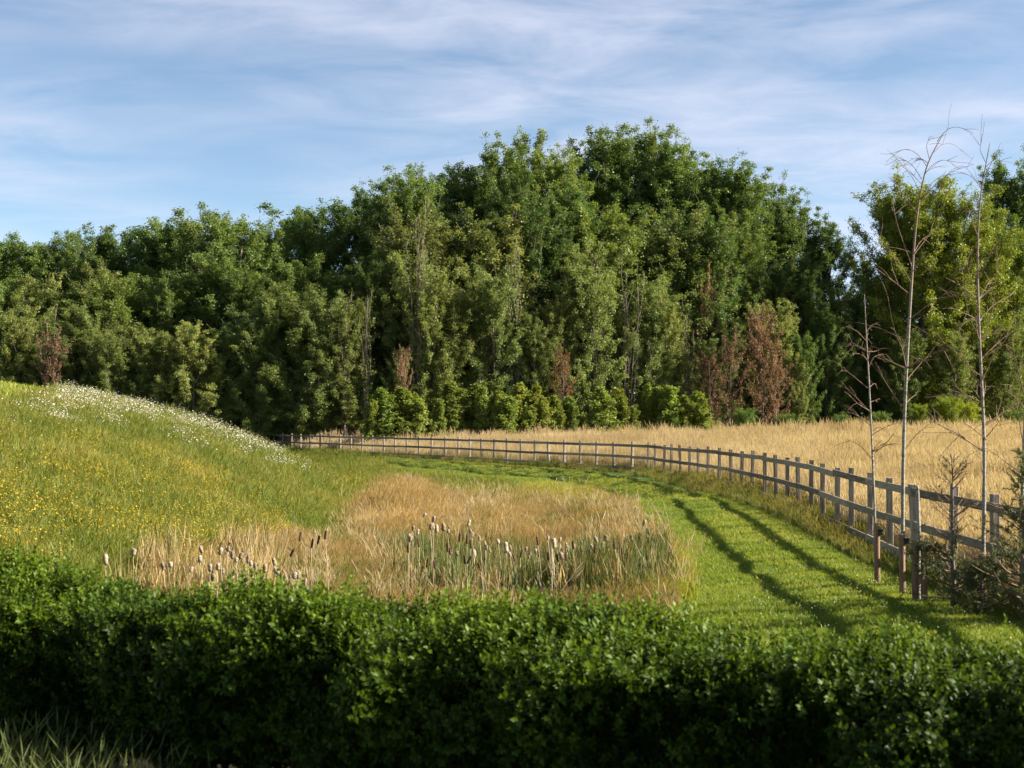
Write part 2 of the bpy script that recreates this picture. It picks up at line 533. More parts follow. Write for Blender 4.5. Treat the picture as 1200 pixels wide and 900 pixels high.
def tuft(name, mat, n=24, h=(0.2, 0.4), spread=0.2, width=0.008, bend=0.35, head=0.0, head_w=0.02, seed=0, seg=2):
    r = np.random.default_rng(seed)
    V, Fc, LT, along, rnd = [], [], [], [], []
    k = 0
    for i in range(n):
        a = r.uniform(0, 2 * np.pi)
        rr = spread * math.sqrt(r.random())
        b = np.array([rr * math.cos(a), rr * math.sin(a), -0.02])
        hh = r.uniform(*h)
        la = r.uniform(0, 2 * np.pi)
        lean = np.array([math.cos(la), math.sin(la), 0]) * hh * bend * r.uniform(0.2, 1.3)
        fa = r.uniform(0, 2 * np.pi)
        side = np.array([math.cos(fa), math.sin(fa), 0])
        q = r.random()
        ts = np.linspace(0, 1, seg + 1)
        w = width * r.uniform(0.7, 1.3)
        start = k
        for ti in ts:
            p = b + np.array([0, 0, hh * (ti - 0.25 * bend * ti * ti)]) + lean * ti * ti
            if ti < 0.999:
                ww = w * (1 - 0.55 * ti)
                V += [p - side * ww, p + side * ww]; along += [ti, ti]; k += 2
            else:
                V += [p]; along += [1.0]; k += 1
        for s_ in range(seg - 1):
            o = start + 2 * s_
            Fc += [o, o + 1, o + 3, o + 2]; LT.append(4); rnd.append(q)
        o = start + 2 * (seg - 1)
        Fc += [o, o + 1, o + 2]; LT.append(3); rnd.append(q)
        if head and r.random() < head:
            p0 = b + np.array([0, 0, hh * 0.72]) + lean * 0.55
            p1 = b + np.array([0, 0, hh * 1.04]) + lean * 1.05
            mid = p0 * 0.5 + p1 * 0.5
            side2 = np.array([-side[1], side[0], 0])
            for sx in (side, side2):
                V += [p0, mid + sx * head_w, p1, mid - sx * head_w]
                along += [0.9, 1, 1, 1]
                Fc += [k, k + 1, k + 2, k + 3]; LT.append(4); rnd.append(min(1.0, 0.55 + q * 0.45)); k += 4
    me = mesh_np(name, np.array(V), Fc, LT, mat, {'along': ('POINT', along), 'rnd': ('FACE', rnd)})
    return me


def scatter(name, meshes, pts, scale, rot, tint, which=None, parent=None):
    """one object: a cloud of points that carries an instanced clump on every point"""
    n = len(pts)
    me = bpy.data.meshes.new(name)
    me.vertices.add(n)
    me.vertices.foreach_set('co', np.asarray(pts, np.float32).ravel())
    for an, typ, key, arr in (('isc', 'FLOAT_VECTOR', 'vector', scale), ('irot', 'FLOAT_VECTOR', 'vector', rot), ('tint', 'FLOAT', 'value', tint)):
        a = me.attributes.new(an, typ, 'POINT')
        a.data.foreach_set(key, np.asarray(arr, np.float32).ravel())
    if which is None:
        which = np.random.default_rng(n).integers(0, len(meshes), n)
    a = me.attributes.new('which', 'INT', 'POINT')
    a.data.foreach_set('value', np.asarray(which, np.int32))
    for m in meshes:
        for mt in m.materials:
            if mt.name not in me.materials:
                me.materials.append(mt)
    o = link(name, me, parent)
    lib = bpy.data.collections.new(name + '_clumps')
    for i, m in enumerate(meshes):
        so = bpy.data.objects.new('%s_clump_%02d' % (name, i), m)
        lib.objects.link(so)
    ng = bpy.data.node_groups.new(name, 'GeometryNodeTree')
    ng.interface.new_socket('Geometry', in_out='INPUT', socket_type='NodeSocketGeometry')
    ng.interface.new_socket('Geometry', in_out='OUTPUT', socket_type='NodeSocketGeometry')
    K = ng.links.new
    gi = ng.nodes.new('NodeGroupInput'); go = ng.nodes.new('NodeGroupOutput')
    ci = ng.nodes.new('GeometryNodeCollectionInfo')
    ci.inputs['Collection'].default_value = lib
    ci.inputs['Separate Children'].default_value = True
    ci.inputs['Reset Children'].default_value = True
    ip = ng.nodes.new('GeometryNodeInstanceOnPoints')
    ip.inputs['Pick Instance'].default_value = True

    def att(nm, dt):
        q = ng.nodes.new('GeometryNodeInputNamedAttribute')
        q.data_type = dt
        q.inputs['Name'].default_value = nm
        return q.outputs[0]
    K(gi.outputs[0], ip.inputs['Points'])
    K(ci.outputs[0], ip.inputs['Instance'])
    K(att('which', 'INT'), ip.inputs['Instance Index'])
    K(att('irot', 'FLOAT_VECTOR'), ip.inputs['Rotation'])
    K(att('isc', 'FLOAT_VECTOR'), ip.inputs['Scale'])
    K(ip.outputs[0], go.inputs[0])
    mod = o.modifiers.new('clumps', 'NODES')
    mod.node_group = ng
    return o


def place(n, xr, yr, p=1.2):
    """random ground positions, denser near the camera"""
    y0, y1 = yr
    u = rng.random(n)
    e = 1 - p
    y = (y0 ** e + u * (y1 ** e - y0 ** e)) ** (1 / e)
    x = rng.uniform(xr[0], xr[1], n)
    return x, y


def place_fan(n, yr, margin=160, p=1.0, lo=None, hi=None):
    """random ground positions inside the widened field of view"""
    y0, y1 = yr
    u = rng.random(n)
    e = 2 - p
    y = (y0 ** e + u * (y1 ** e - y0 ** e)) ** (1 / e)
    l = (-600 - margin) / F_PX if lo is None else lo
    h = (600 + margin) / F_PX if hi is None else hi
    x = y * rng.uniform(l, h, n)
    return x, y


def finish(name, meshes, x, y, sc, tint, label, cat, hvar=0.25, sink=0.0, tilt=0.08, kind='stuff', parent=None, group=None):
    n = len(x)
    z = terrain(x, y) - sink
    s = sc * rng.uniform(1 - hvar, 1 + hvar, n)
    scale = np.stack([s, s, s * rng.uniform(0.85, 1.15, n)], 1)
    rot = np.stack([rng.normal(0, tilt, n), rng.normal(0, tilt, n), rng.uniform(0, 6.283, n)], 1)
    o = scatter(name, meshes, np.stack([x, y, z], 1), scale, rot, np.clip(tint, 0, 1), parent=parent)
    tag(o, label, cat, group, kind)
    return o


JIT = lambda n, s: rng.normal(0, s, n)

# mown strip -------------------------------------------------------
x, y = place_fan(90000, (9, 92), p=1.25, lo=-0.16, hi=0.47)
sdp = poly_dist(x, y, FENCE_FAR)
u, v = proj(x, y, terrain(x, y))
k = in_poly(u + JIT(len(x), 3), v + JIT(len(x), 1.2), Z_MOWN) & (sdp < -0.15)
x, y, sdp = x[k], y[k], sdp[k]
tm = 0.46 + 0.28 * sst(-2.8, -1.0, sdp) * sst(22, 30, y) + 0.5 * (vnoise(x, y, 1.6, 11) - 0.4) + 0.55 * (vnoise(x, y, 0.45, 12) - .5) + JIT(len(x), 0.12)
mt_ = [tuft('mown_tuft', M['mown'], 46, (0.03, 0.075), 0.17, 0.0045, 0.7, seed=i, seg=2) for i in range(4)]
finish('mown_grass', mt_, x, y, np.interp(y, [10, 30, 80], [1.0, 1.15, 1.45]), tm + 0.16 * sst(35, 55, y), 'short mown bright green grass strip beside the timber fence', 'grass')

# mound ------------------------------------------------------------
x, y = place_fan(80000, (10, 100), p=1.1, lo=-0.50, hi=0.0)
s_toe = -poly_dist(x, y, TOE)
sdp = poly_dist(x, y, FENCE_FAR)
z = terrain(x, y)
u, v = proj(x, y, z)
not_b = ~in_poly(u + JIT(len(x), 8), v + JIT(len(x), 4), Z_BASIN) & ~in_poly(u, v, Z_MOWN)
k = not_b & (sdp < -0.8)
x, y, s_toe, u, v = x[k], y[k], s_toe[k], u[k], v[k]
Z_TOP = [(-400, 360), (-60, 425), (0, 436), (40, 440), (84, 457), (60, 466), (0, 477), (-400, 530)]
top = in_poly(u, v, Z_TOP)
lush = in_poly(u, v, [(230, 495), (300, 508), (400, 520), (450, 545), (455, 560), (420, 590), (330, 580), (360, 555)])
tb = 0.38 + 0.6 * (vnoise(x, y, 2.6, 21) - 0.5) + 0.5 * (vnoise(x, y, 1.1, 23) - 0.5) + 0.45 * (vnoise(x, y, 0.6, 22) - 0.5) + JIT(len(x), 0.1) - 0.10 * lush
mnd = [tuft('wild_tuft', M['mound'], 30, (0.12, 0.42), 0.26, 0.006, 0.5, head=0.12, head_w=0.012, seed=40 + i, seg=2) for i in range(4)]
ft = ~top
finish('wild_grass', mnd, x[ft], y[ft], np.interp(y[ft], [10, 30, 80], [0.85, 1.0, 1.5]) * np.where(lush[ft], 0.9, 0.95), tb[ft],
       'rough green grass covering the flowery slope of the mound', 'grass')
mtop = [tuft('mound_top_tuft', M['mown'], 44, (0.06, 0.13), 0.3, 0.007, 0.7, seed=60 + i, seg=2) for i in range(3)]
xt, yt = place_fan(30000, (20, 80), p=1.0, lo=-0.50, hi=-0.28)
ut, vt = proj(xt, yt, terrain(xt, yt))
kt = in_poly(ut, vt + JIT(len(xt), 1.0), Z_TOP)
xt, yt = xt[kt], yt[kt]
finish('mound_top_grass', mtop, xt, yt, np.interp(yt, [10, 30, 80], [1.0, 1.3, 2.0]), 0.95 + 0.3 * (vnoise(xt, yt, 1.5, 5) - .5) + JIT(len(xt), .1),
       'pale mown grass on the flat top of the mound', 'grass')

# golden meadow ----------------------------------------------------
x, y = place_fan(68000, (12, 122), p=1.0, lo=-0.30, hi=0.50)
sdp = poly_dist(x, y, FENCE_FAR)
k = sdp > 0.35 + 0.4 * rng.random(len(x))
x, y, sdp = x[k], y[k], sdp[k]
u, v = proj(x, y, terrain(x, y))
tg = 0.42 + 0.55 * (vnoise(x, y, 5, 31) - 0.5) + 0.3 * (vnoise(x, y, 0.9, 33) - 0.5) + 0.45 * (vnoise(x * 0.4, y, 1.7, 32) - 0.5) + JIT(len(x), 0.12)
gd = [tuft('hay_tuft', M['gold'], 46, (0.5, 0.95), 0.36, 0.0055, 0.34, head=0.5, head_w=0.011, seed=80 + i, seg=2) for i in range(4)]
sc = np.interp(sdp, [0, 3, 10], [0.72, 0.85, 0.95]) * np.interp(y, [10, 40, 100], [0.9, 1.0, 1.15]) * (0.75 + 0.5 * vnoise(x, y, 1.4, 34)) * (1 + 0.35 * sst(84, 100, y) * (vnoise(x, y, 0.8, 35) > 0.6))
finish('golden_meadow_grass', gd, x, y, sc, tg, 'tall dry golden meadow grass between the fence and the wood', 'grass', hvar=0.2, tilt=0.06)

# verge along the fence -------------------------------------------
x, y = place_fan(120000, (12, 108), p=1.15, lo=-0.24, hi=0.46)
sdp = poly_dist(x, y, FENCE_FAR)
u, v = proj(x, y, terrain(x, y))
wv = np.interp(y, [12, 24, 40, 60, 100], [0.35, 0.5, 1.0, 0.75, 0.7])
k = (sdp > -wv * (0.75 + 0.5 * vnoise(x, y, 1.2, 41))) & (sdp < 1.1 + 1.2 * vnoise(x, y, 1.5, 42)) & (rng.random(len(x)) < 0.9)
k &= ~(in_poly(u, v, Z_MOWN) & (sdp < -wv * 0.8))
k &= (-poly_dist(x, y, TOE) < 2.5)
x, y, sdp = x[k], y[k], sdp[k]
tv = 0.30 + 0.55 * (vnoise(x, y, 1.3, 43) - 0.35) + 0.12 * sst(0, 1.5, sdp) + JIT(len(x), 0.14)
vg_ = [tuft('verge_tuft', M['verge'], 26, (0.22, 0.6), 0.18, 0.0065, 0.45, head=0.22, head_w=0.013, seed=100 + i, seg=2) for i in range(4)]
hv = np.interp(sdp, [-1.4, -0.7, 0.2, 1.5], [0.6, 0.85, 0.95, 1.05]) * (0.65 + 0.6 * vnoise(x, y, 1.7, 44))
finish('verge_grass', vg_, x, y, hv * np.interp(y, [12, 24, 34, 45, 60], [0.40, 0.46, 0.8, 0.75, 0.6]), tv, 'uncut green and straw coloured grass along the foot of the fence', 'grass')

# basin ------------------------------------------------------------
x, y = place_fan(70000, (11, 66), p=1.05, lo=-0.30, hi=0.14)
z = terrain(x, y)
u, v = proj(x, y, z)
k = in_poly(u + JIT(len(x), 14) + 26 * (vnoise(x, y, 1.1, 57) - .5), v + JIT(len(x), 4) + 12 * (vnoise(x, y, 1.1, 58) - .5), Z_BASIN)
x, y, u, v = x[k], y[k], u[k], v[k]
tall = np.exp(-(((u - 462) / 48) ** 2 + ((v - 595) / 30) ** 2)) * (0.6 + 0.6 * vnoise(x, y, 0.7, 55))
reedy = in_poly(u + JIT(len(x), 6), v + JIT(len(x), 3), [(465, 640), (560, 650), (700, 655), (780, 655), (775, 705), (620, 712), (480, 705)])
bs_ = [tuft('basin_tuft', M['basin'], 44, (0.12, 0.44), 0.24, 0.0036, 0.6, head=0.25, head_w=0.007, seed=120 + i, seg=2) for i in range(4)]
edge = np.clip((v - 655) / 60, 0, 1) * 0.2
finish('dry_basin_grass', bs_, x, y, (np.interp(v, [575, 620, 655, 670], [0.5, 0.7, 0.75, 0.6]) * np.where(reedy, 0.6, 1.0) + 0.9 * tall) * (0.7 + 0.6 * vnoise(x, y, 0.9, 56)), 0.42 + 0.75 * (vnoise(x, y, 1.7, 51) - 0.5) + 0.4 * (vnoise(x, y, 0.5, 52) - 0.5) + JIT(len(x), 0.12) - edge + 0.2 * tall,
       'fine tawny dry grass filling the shallow basin', 'grass')

xs, ys = x, y
kk = (vnoise(xs, ys, 0.6, 201) > 0.62) & (rng.random(len(xs)) < 0.10) & ~reedy
hs_ = [tuft('straw_stalk_tuft', M['gold'], 9, (0.35, 0.8), 0.16, 0.0045, 0.45, head=0.7, head_w=0.011, seed=130 + i, seg=3) for i in range(3)]
finish('straw_stalks', hs_, xs[kk], ys[kk], np.full(kk.sum(), 0.75), 0.3 + JIT(kk.sum(), 0.25), 'tall loose straw stalks standing above the tawny basin grass', 'grass', tilt=0.15)
kk = (vnoise(xs, ys, 1.0, 202) > 0.60) & (rng.random(len(xs)) < 0.16)
finish('green_tussocks', vg_, xs[kk], ys[kk], np.full(kk.sum(), 0.62), 0.22 + JIT(kk.sum(), 0.2), 'green tussocks breaking through the tawny basin grass', 'grass', tilt=0.12)

# yellow-green sedge patches ---------------------------------------
def px_points(n, poly, yr, lo=-0.5, hi=0.5, jit=3, p=1.0):
    x, y = place_fan(n, yr, p=p, lo=lo, hi=hi)
    u, v = proj(x, y, terrain(x, y))
    k = in_poly(u + JIT(n, jit), v + JIT(n, jit * 0.5), poly)
    return x[k], y[k]


sg = [tuft('sedge_tuft', M['yellowgreen'], 30, (0.2, 0.5), 0.2, 0.007, 0.4, seed=140 + i, seg=2) for i in range(3)]
x1, y1 = px_points(14000, [(560, 572), (640, 572), (700, 580), (722, 598), (690, 596), (620, 590), (570, 585)], (30, 66), -0.05, 0.1)
x2, y2 = px_points(16000, [(300, 640), (340, 610), (400, 606), (425, 625), (400, 655), (340, 660)], (12, 50), -0.3, 0.0)
x3, y3 = px_points(12000, [(765, 640), (800, 655), (812, 700), (780, 720), (765, 690)], (11, 40), 0.05, 0.2)
x = np.concatenate([x1, x2, x3]); y = np.concatenate([y1, y2, y3])
k = (vnoise(x, y, 0.9, 61) > 0.42) & (rng.random(len(x)) < 0.4)
x, y = x[k], y[k]
finish('yellow_sedge', sg, x, y, np.full(len(x), 0.72), 0.3 + JIT(len(x), 0.25), 'yellow green sedge along the edges of the tawny basin', 'sedge')

# flowers ----------------------------------------------------------
def flower_mesh(name, mat, n, spread, h, size, seed, petals=5):
    r = np.random.default_rng(seed)
    V, Fc, LT, rnd = [], [], [], []
    k = 0
    for i in range(n):
        a = r.uniform(0, 6.283); rr = spread * math.sqrt(r.random())
        c = np.array([rr * math.cos(a), rr * math.sin(a), r.uniform(*h)])
        nrm = np.array([r.normal(0, .45), r.normal(0, .45), 1.0]); nrm /= np.linalg.norm(nrm)
        e = np.cross(nrm, [1, 0.2, 0]); e /= np.linalg.norm(e); g = np.cross(nrm, e)
        s = size * r.uniform(0.7, 1.3)
        q = r.random()
        V.append(c + nrm * s * 0.25); c0 = k; k += 1
        m = petals * 2
        for j in range(m):
            t = 6.283 * j / m
            rad = s if j % 2 == 0 else s * 0.62
            V.append(c + (e * math.cos(t) + g * math.sin(t)) * rad); k += 1
        for j in range(m):
            Fc += [c0, c0 + 1 + j, c0 + 1 + (j + 1) % m]; LT.append(3); rnd.append(q)
    return mesh_np(name, np.array(V), Fc, LT, mat, {'rnd': ('FACE', rnd)})


Z_WHITE = [(84, 456), (140, 462), (235, 490), (300, 516), (345, 545), (400, 575), (390, 582), (330, 560), (260, 545), (180, 520), (90, 505), (20, 500), (0, 492), (40, 480)]
Z_WHITE_D = [(84, 456), (140, 462), (235, 490), (300, 516), (338, 545), (310, 540), (200, 505), (110, 490), (60, 480)]
wf = [flower_mesh('ox_eye', M['white'], 14, 0.30, (0.28, 0.48), 0.018, 160 + i, 6) for i in range(3)]
xa, ya = px_points(26000, Z_WHITE, (18, 80), -0.45, -0.08, 4)
ka = (vnoise(xa, ya, 1.1, 71) > 0.45) & (rng.random(len(xa)) < 0.11)
xb, yb = px_points(22000, Z_WHITE_D, (18, 80), -0.45, -0.1, 4)
kb = (vnoise(xb, yb, 0.8, 72) > 0.35) & (rng.random(len(xb)) < 0.30)
xc, yc = px_points(26000, [(0, 480), (400, 590), (380, 640), (0, 640)], (14, 60), -0.45, -0.1, 4)
kc = vnoise(xc, yc, 1.5, 73) > 0.93
x = np.concatenate([xa[ka], xb[kb], xc[kc]]); y = np.concatenate([ya[ka], yb[kb], yc[kc]])
finish('white_flowers', wf, x, y, np.full(len(x), 1.0), rng.random(len(x)), 'white ox-eye daisies scattered along the shoulder of the mound', 'flowers')
yf = [flower_mesh('yellow_bloom', M['yellow'], 17, 0.26, (0.22, 0.44), 0.0125, 170 + i, 4) for i in range(3)]
xa, ya = px_points(52000, [(-80, 505), (60, 520), (200, 545), (330, 590), (360, 640), (200, 680), (-80, 680)], (11, 60), -0.45, -0.1, 6)
dn = vnoise(xa, ya, 1.9, 81) * 0.6 + vnoise(xa, ya, 0.6, 82) * 0.4
ka = (dn > 0.40) & (rng.random(len(dn)) < np.clip((dn - 0.36) * 0.8, 0.03, 0.22))
xb, yb = px_points(9000, [(590, 572), (700, 580), (722, 598), (620, 592)], (28, 66), -0.05, 0.1, 4)
kb = (vnoise(xb, yb, 0.9, 83) > 0.5) & (rng.random(len(xb)) < 0.12)
xc, yc = px_points(9000, [(340, 545), (450, 548), (440, 575), (400, 590)], (20, 66), -0.25, -0.05, 4)
kc = vnoise(xc, yc, 0.9, 84) > 0.72
x = np.concatenate([xa[ka], xb[kb], xc[kc]]); y = np.concatenate([ya[ka], yb[kb], yc[kc]])
finish('yellow_flowers', yf, x, y, np.full(len(x), 1.0), rng.random(len(x)), 'small yellow meadow flowers scattered over the green mound', 'flowers')
# a little white clover in the short grass below the birches
cf = [flower_mesh('clover_bloom', M['white'], 4, 0.2, (0.05, 0.09), 0.0065, 180 + i, 5) for i in range(2)]
x, y = px_points(9000, [(900, 660), (1200, 690), (1200, 800), (860, 780)], (9, 26), 0.1, 0.4, 5)
k = rng.random(len(x)) < 0.08
x, y = x[k], y[k]
finish('clover_flowers', cf, x, y, np.full(len(x), 1.0), rng.random(len(x)), 'tiny white clover in the short grass below the birches', 'flowers')

# reeds ------------------------------------------------------------
Z_REED = [(440, 650), (470, 628), (500, 634), (560, 652), (640, 660), (720, 655), (782, 655), (790, 690), (740, 706), (640, 705), (540, 712), (470, 690)]
rd = [tuft('reed_tuft', M['reed'], 16, (0.55, 1.05), 0.16, 0.010, 0.22, seed=190 + i, seg=3) for i in range(4)]
x, y = px_points(9000, Z_REED, (14, 30), -0.12, 0.14, 4)
k = (vnoise(x, y, 0.5, 91) > 0.36) & (rng.random(len(x)) < 0.42)
x, y = x[k], y[k]
finish('reed_leaves', rd, x, y, np.interp(y, [15, 20, 25], [0.55, 0.66, 0.55]) * (0.7 + 0.5 * vnoise(x, y, 0.35, 94)), 0.27 + 0.6 * (vnoise(x, y, 0.4, 93) - 0.5) + JIT(len(x), 0.3), 'upright green and straw reed leaves in the middle of the basin', 'reeds', tilt=0.05)
x, y = px_points(5000, [(150, 700), (190, 665), (300, 655), (330, 690), (320, 740), (150, 740)], (12, 30), -0.30, -0.1, 4)
k = vnoise(x, y, 0.7, 92) > 0.45
x, y = x[k], y[k]
finish('dry_reed_leaves', rd, x, y, np.full(len(x), 0.78), 0.85 + JIT(len(x), 0.15), 'dried straw coloured reeds just behind the hedge at left', 'reeds', tilt=0.06)

# ------------------------------------------------------------------ cattails
def lathe(profile, k=8, jitter=0.0, seed=0):
    r = np.random.default_rng(seed)
    v, f, lt = [], [], []
    for (rr, z) in profile:
        for j in range(k):
            a = 6.283 * j / k
            q = rr * (1 + jitter * r.normal())
            v.append((q * math.cos(a), q * math.sin(a), z))
    for i in range(len(profile) - 1):
        for j in range(k):
            f += [i * k + j, i * k + (j + 1) % k, (i + 1) * k + (j + 1) % k, (i + 1) * k + j]; lt.append(4)
    f += list(range(k))[::-1]; lt.append(k)
    f += [(len(profile) - 1) * k + j for j in range(k)]; lt.append(k)
    return np.array(v), f, lt


def head_mesh(i, fluffy):
    if fluffy:
        pr = [(0.005, 0), (0.022, 0.012), (0.031, 0.05), (0.027, 0.085), (0.033, 0.115), (0.022, 0.15), (0.007, 0.165)]
        v, f, lt = lathe(pr, 9, 0.16, i)
        return mesh_np('fluffy_head', v, f, lt, M['cream'], smooth=True)
    pr = [(0.004, 0), (0.013, 0.006), (0.015, 0.03), (0.015, 0.12), (0.012, 0.135), (0.003, 0.14), (0.002, 0.21)]
    v, f, lt = lathe(pr, 8, 0.03, i)
    return mesh_np('brown_head', v, f, lt, M['brownhead'], smooth=True)


fl_heads = [head_mesh(i, True) for i in range(5)]
br_heads = [head_mesh(i, False) for i in range(2)]


def stem_mesh(i, h, mat):
    r = np.random.default_rng(i + 500)
    t = Tubes()
    lx, ly = r.normal(0, 0.05, 2)
    zs = np.linspace(0, 1, 5)
    t.add(np.stack([lx * zs ** 2, ly * zs ** 2, zs * h], 1), np.linspace(0.008, 0.005, 5), 5)
    return t.mesh('cattail_stem', mat), (lx, ly)


def leaf_blade(i, h, mat):
    return tuft('cattail_leaf_mesh', mat, 2, (h * 0.6, h * 0.85), 0.03, 0.010, 0.3, seed=600 + i, seg=3)


stems = [stem_mesh(i, 1.0, M['strawstem'] if i % 3 else M['greenstem']) for i in range(4)]
blades = [leaf_blade(i, 1.0, M['reed']) for i in range(4)]
cat_i = 0


def cattail(px, py_head, d, fluffy, label, group, size=1.0):
    """seed head at the given place in the view, stem down to the ground"""
    global cat_i
    p = P(px, py_head, d)
    g = float(terrain(np.array([p[0]]), np.array([p[1]]))[0])
    h = max(0.35, p[2] - g)
    st, (lx, ly) = stems[cat_i % 4]
    e = link('cattail', None, loc=(p[0] - lx * 1, p[1] - ly * 1, g - 0.02))
    e.rotation_euler = (0, 0, 0)
    tag(e, label, 'cattail', group)
    s = link('stem', st, e); s.scale = (1, 1, h)
    hd = link('seed_head', fl_heads[cat_i % 5] if fluffy else br_heads[cat_i % 2], e, (lx, ly, h - 0.005))
    hd.scale = (size * 0.9, size * 0.9, size * random.uniform(0.5, 0.8)) if fluffy else (1.1, 1.1, 0.9)
    hd.rotation_euler = (random.gauss(0, .2), random.gauss(0, .2), random.uniform(0, 6.28))
    b = link('leaf', blades[cat_i % 4], e); b.scale = (1, 1, min(1.15, h))
    b.rotation_euler = (0, 0, random.uniform(0, 6.28))
    cat_i += 1
    return e


G_C = 'pale seeding cattails of the reed bed'
LBL_C = 'fluffy cream cattail among the reeds in the middle of the basin'
# heads told apart by their place: single labels
single = [(754, 606, 22.0, 'topmost fluffy cattail at the right of the reed bed, against mown grass', 1.0),
          (758.5, 616, 21.6, 'fluffy cattail just below the topmost one at the right of the reed bed', 1.1),
          (740, 624, 21.3, 'short fat fluffy cattail left of the topmost cattail', 1.1),
          (496.5, 596, 24.5, 'lone fluffy cattail at the upper left end of the reed bed', 0.8),
          (548, 607, 23.5, 'fluffy cattail standing above its neighbours at the left of the reed bed', 0.9),
          (710, 625, 21.4, 'tall narrow fluffy cattail in the right half of the reed bed', 1.25)]
for px, py, d, lb, s in single:
    cattail(px, py + 8, d, True, lb, None, s)
heads = [(484, 613), (489, 617), (507, 602), (504, 611), (508, 611), (512, 615), (520, 613), (524.5, 615), (480, 625), (478, 621),
         (552, 615), (553, 620), (569, 630), (570, 635), (574, 638), (584, 628), (593, 634), (594, 638), (599, 634), (598, 643), (556, 644),
         (616, 636), (619, 645), (642, 623), (648, 627), (655, 626), (649, 633), (655, 634), (664, 632), (665, 637), (672, 633), (673, 638), (663, 642),
         (694, 634), (705, 632), (718, 634), (723, 640), (694, 651), (705, 652), (660, 647), (629, 640), (536, 642), (527, 639), (562, 624), (682, 629), (700, 626)]
for i, (px, py) in enumerate(heads):
    cattail(px, py + 8, 21.5 + random.uniform(-1.2, 1.2), True, LBL_C, G_C, random.uniform(0.65, 1.15))
for i in range(26):
    px = random.uniform(478, 740)
    cattail(px, random.uniform(632, 668), 20.5 + random.uniform(-1.5, 1.0), False, 'slim dark brown cattail head between the reed leaves of the basin', 'dark brown cattails', 1.0)
for px, py, lb in [(124, 651, 'isolated pale cattail poking above the hedge at far left'), (156, 640, 'tall pale cattail above the hedge, second from far left')]:
    cattail(px, py + 9, 16.5, True, lb, None, 1.05)
for px, py in [(238, 638), (257, 640), (267, 636), (281, 644), (272, 645), (276, 649), (255, 658), (291, 650), (294, 653), (322, 652), (345, 668), (337, 671), (350, 668),
               (234, 649), (245, 660), (262, 663), (300, 658), (310, 661), (285, 664), (298, 672), (200, 655), (192, 658), (222, 660), (328, 664), (272, 668), (314, 674),
               (302, 681), (286, 678), (250, 670), (356, 676), (340, 684), (293, 690)]:
    cattail(px + random.uniform(-1, 1), py + 8, 17.0 + random.uniform(-0.9, 0.9), True, 'pale dry cattail in the straw coloured clump behind the hedge at left',
            'dry cattails behind the hedge', random.uniform(0.7, 1.0))
for px, py in [(351, 632), (381, 630), (365, 640), (372, 636), (340, 650)]:
    cattail(px, py, 19.0, False, 'slim dark cattail in the yellow green sedge beside the dry clump', 'dark cattails in the sedge', 1.1)

# ------------------------------------------------------------------ fence
def box_mesh(name, sx, sy, sz, mat, bevel=0.006, z0=0.0, warp=0.0, seed=0, nx_=1):
    """bevelled bar running along its longest axis, a little uneven"""
    import bmesh
    r = random.Random(seed)
    bm = bmesh.new()
    bmesh.ops.create_cube(bm, size=1.0)
    for v in bm.verts:
        v.co = Vector((v.co.x * sx, v.co.y * sy, (v.co.z + 0.5) * sz + z0))
        v.co += Vector((r.uniform(-warp, warp), r.uniform(-warp, warp), r.uniform(-warp, warp)))
    if bevel:
        bmesh.ops.bevel(bm, geom=bm.edges[:], offset=bevel, segments=1, affect='EDGES')
    me = bpy.data.meshes.new(name)
    bm.to_mesh(me); bm.free()
    me.materials.append(mat)
    return me


def resample(pts, step):
    pts = np.array(pts, float)
    seg = np.hypot(*np.diff(pts, axis=0).T)
    cum = np.concatenate([[0], np.cumsum(seg)])
    n = int(cum[-1] / step)
    t = np.arange(n + 1) * step
    return np.stack([np.interp(t, cum, pts[:, 0]), np.interp(t, cum, pts[:, 1])], 1)


FP = resample(FENCE[0:], 1.70)
FP[:, 0] += rng.normal(0, 0.012, len(FP))
FZ = terrain(FP[:, 0], FP[:, 1])
from_k = np.convolve(np.pad(FZ, 2, mode='edge'), np.ones(5) / 5, 'valid')
fence = link('timber_fence', None, loc=(FP[0][0], FP[0][1], FZ[0]))
tag(fence, 'long weathered grey timber post and rail fence curving along the golden meadow', 'fence')
origin = Vector(fence.location)
post_meshes = [box_mesh('fence_post', 0.125, 0.085, 1.62 + 0.02 * i, M['wood'], 0.007, -0.38, 0.004, i) for i in range(4)]
for i, (p, zt) in enumerate(zip(FP, from_k)):
    a = FP[min(i + 1, len(FP) - 1)] - FP[max(i - 1, 0)]
    ang = math.atan2(a[1], a[0])
    o = link('post', post_meshes[i % 4], fence, Vector((p[0], p[1], zt)) - origin)
    o.rotation_euler = (random.gauss(0, .018), random.gauss(0, .018), ang + random.gauss(0, .03))
RAILZ = (1.13, 0.66, 0.20)
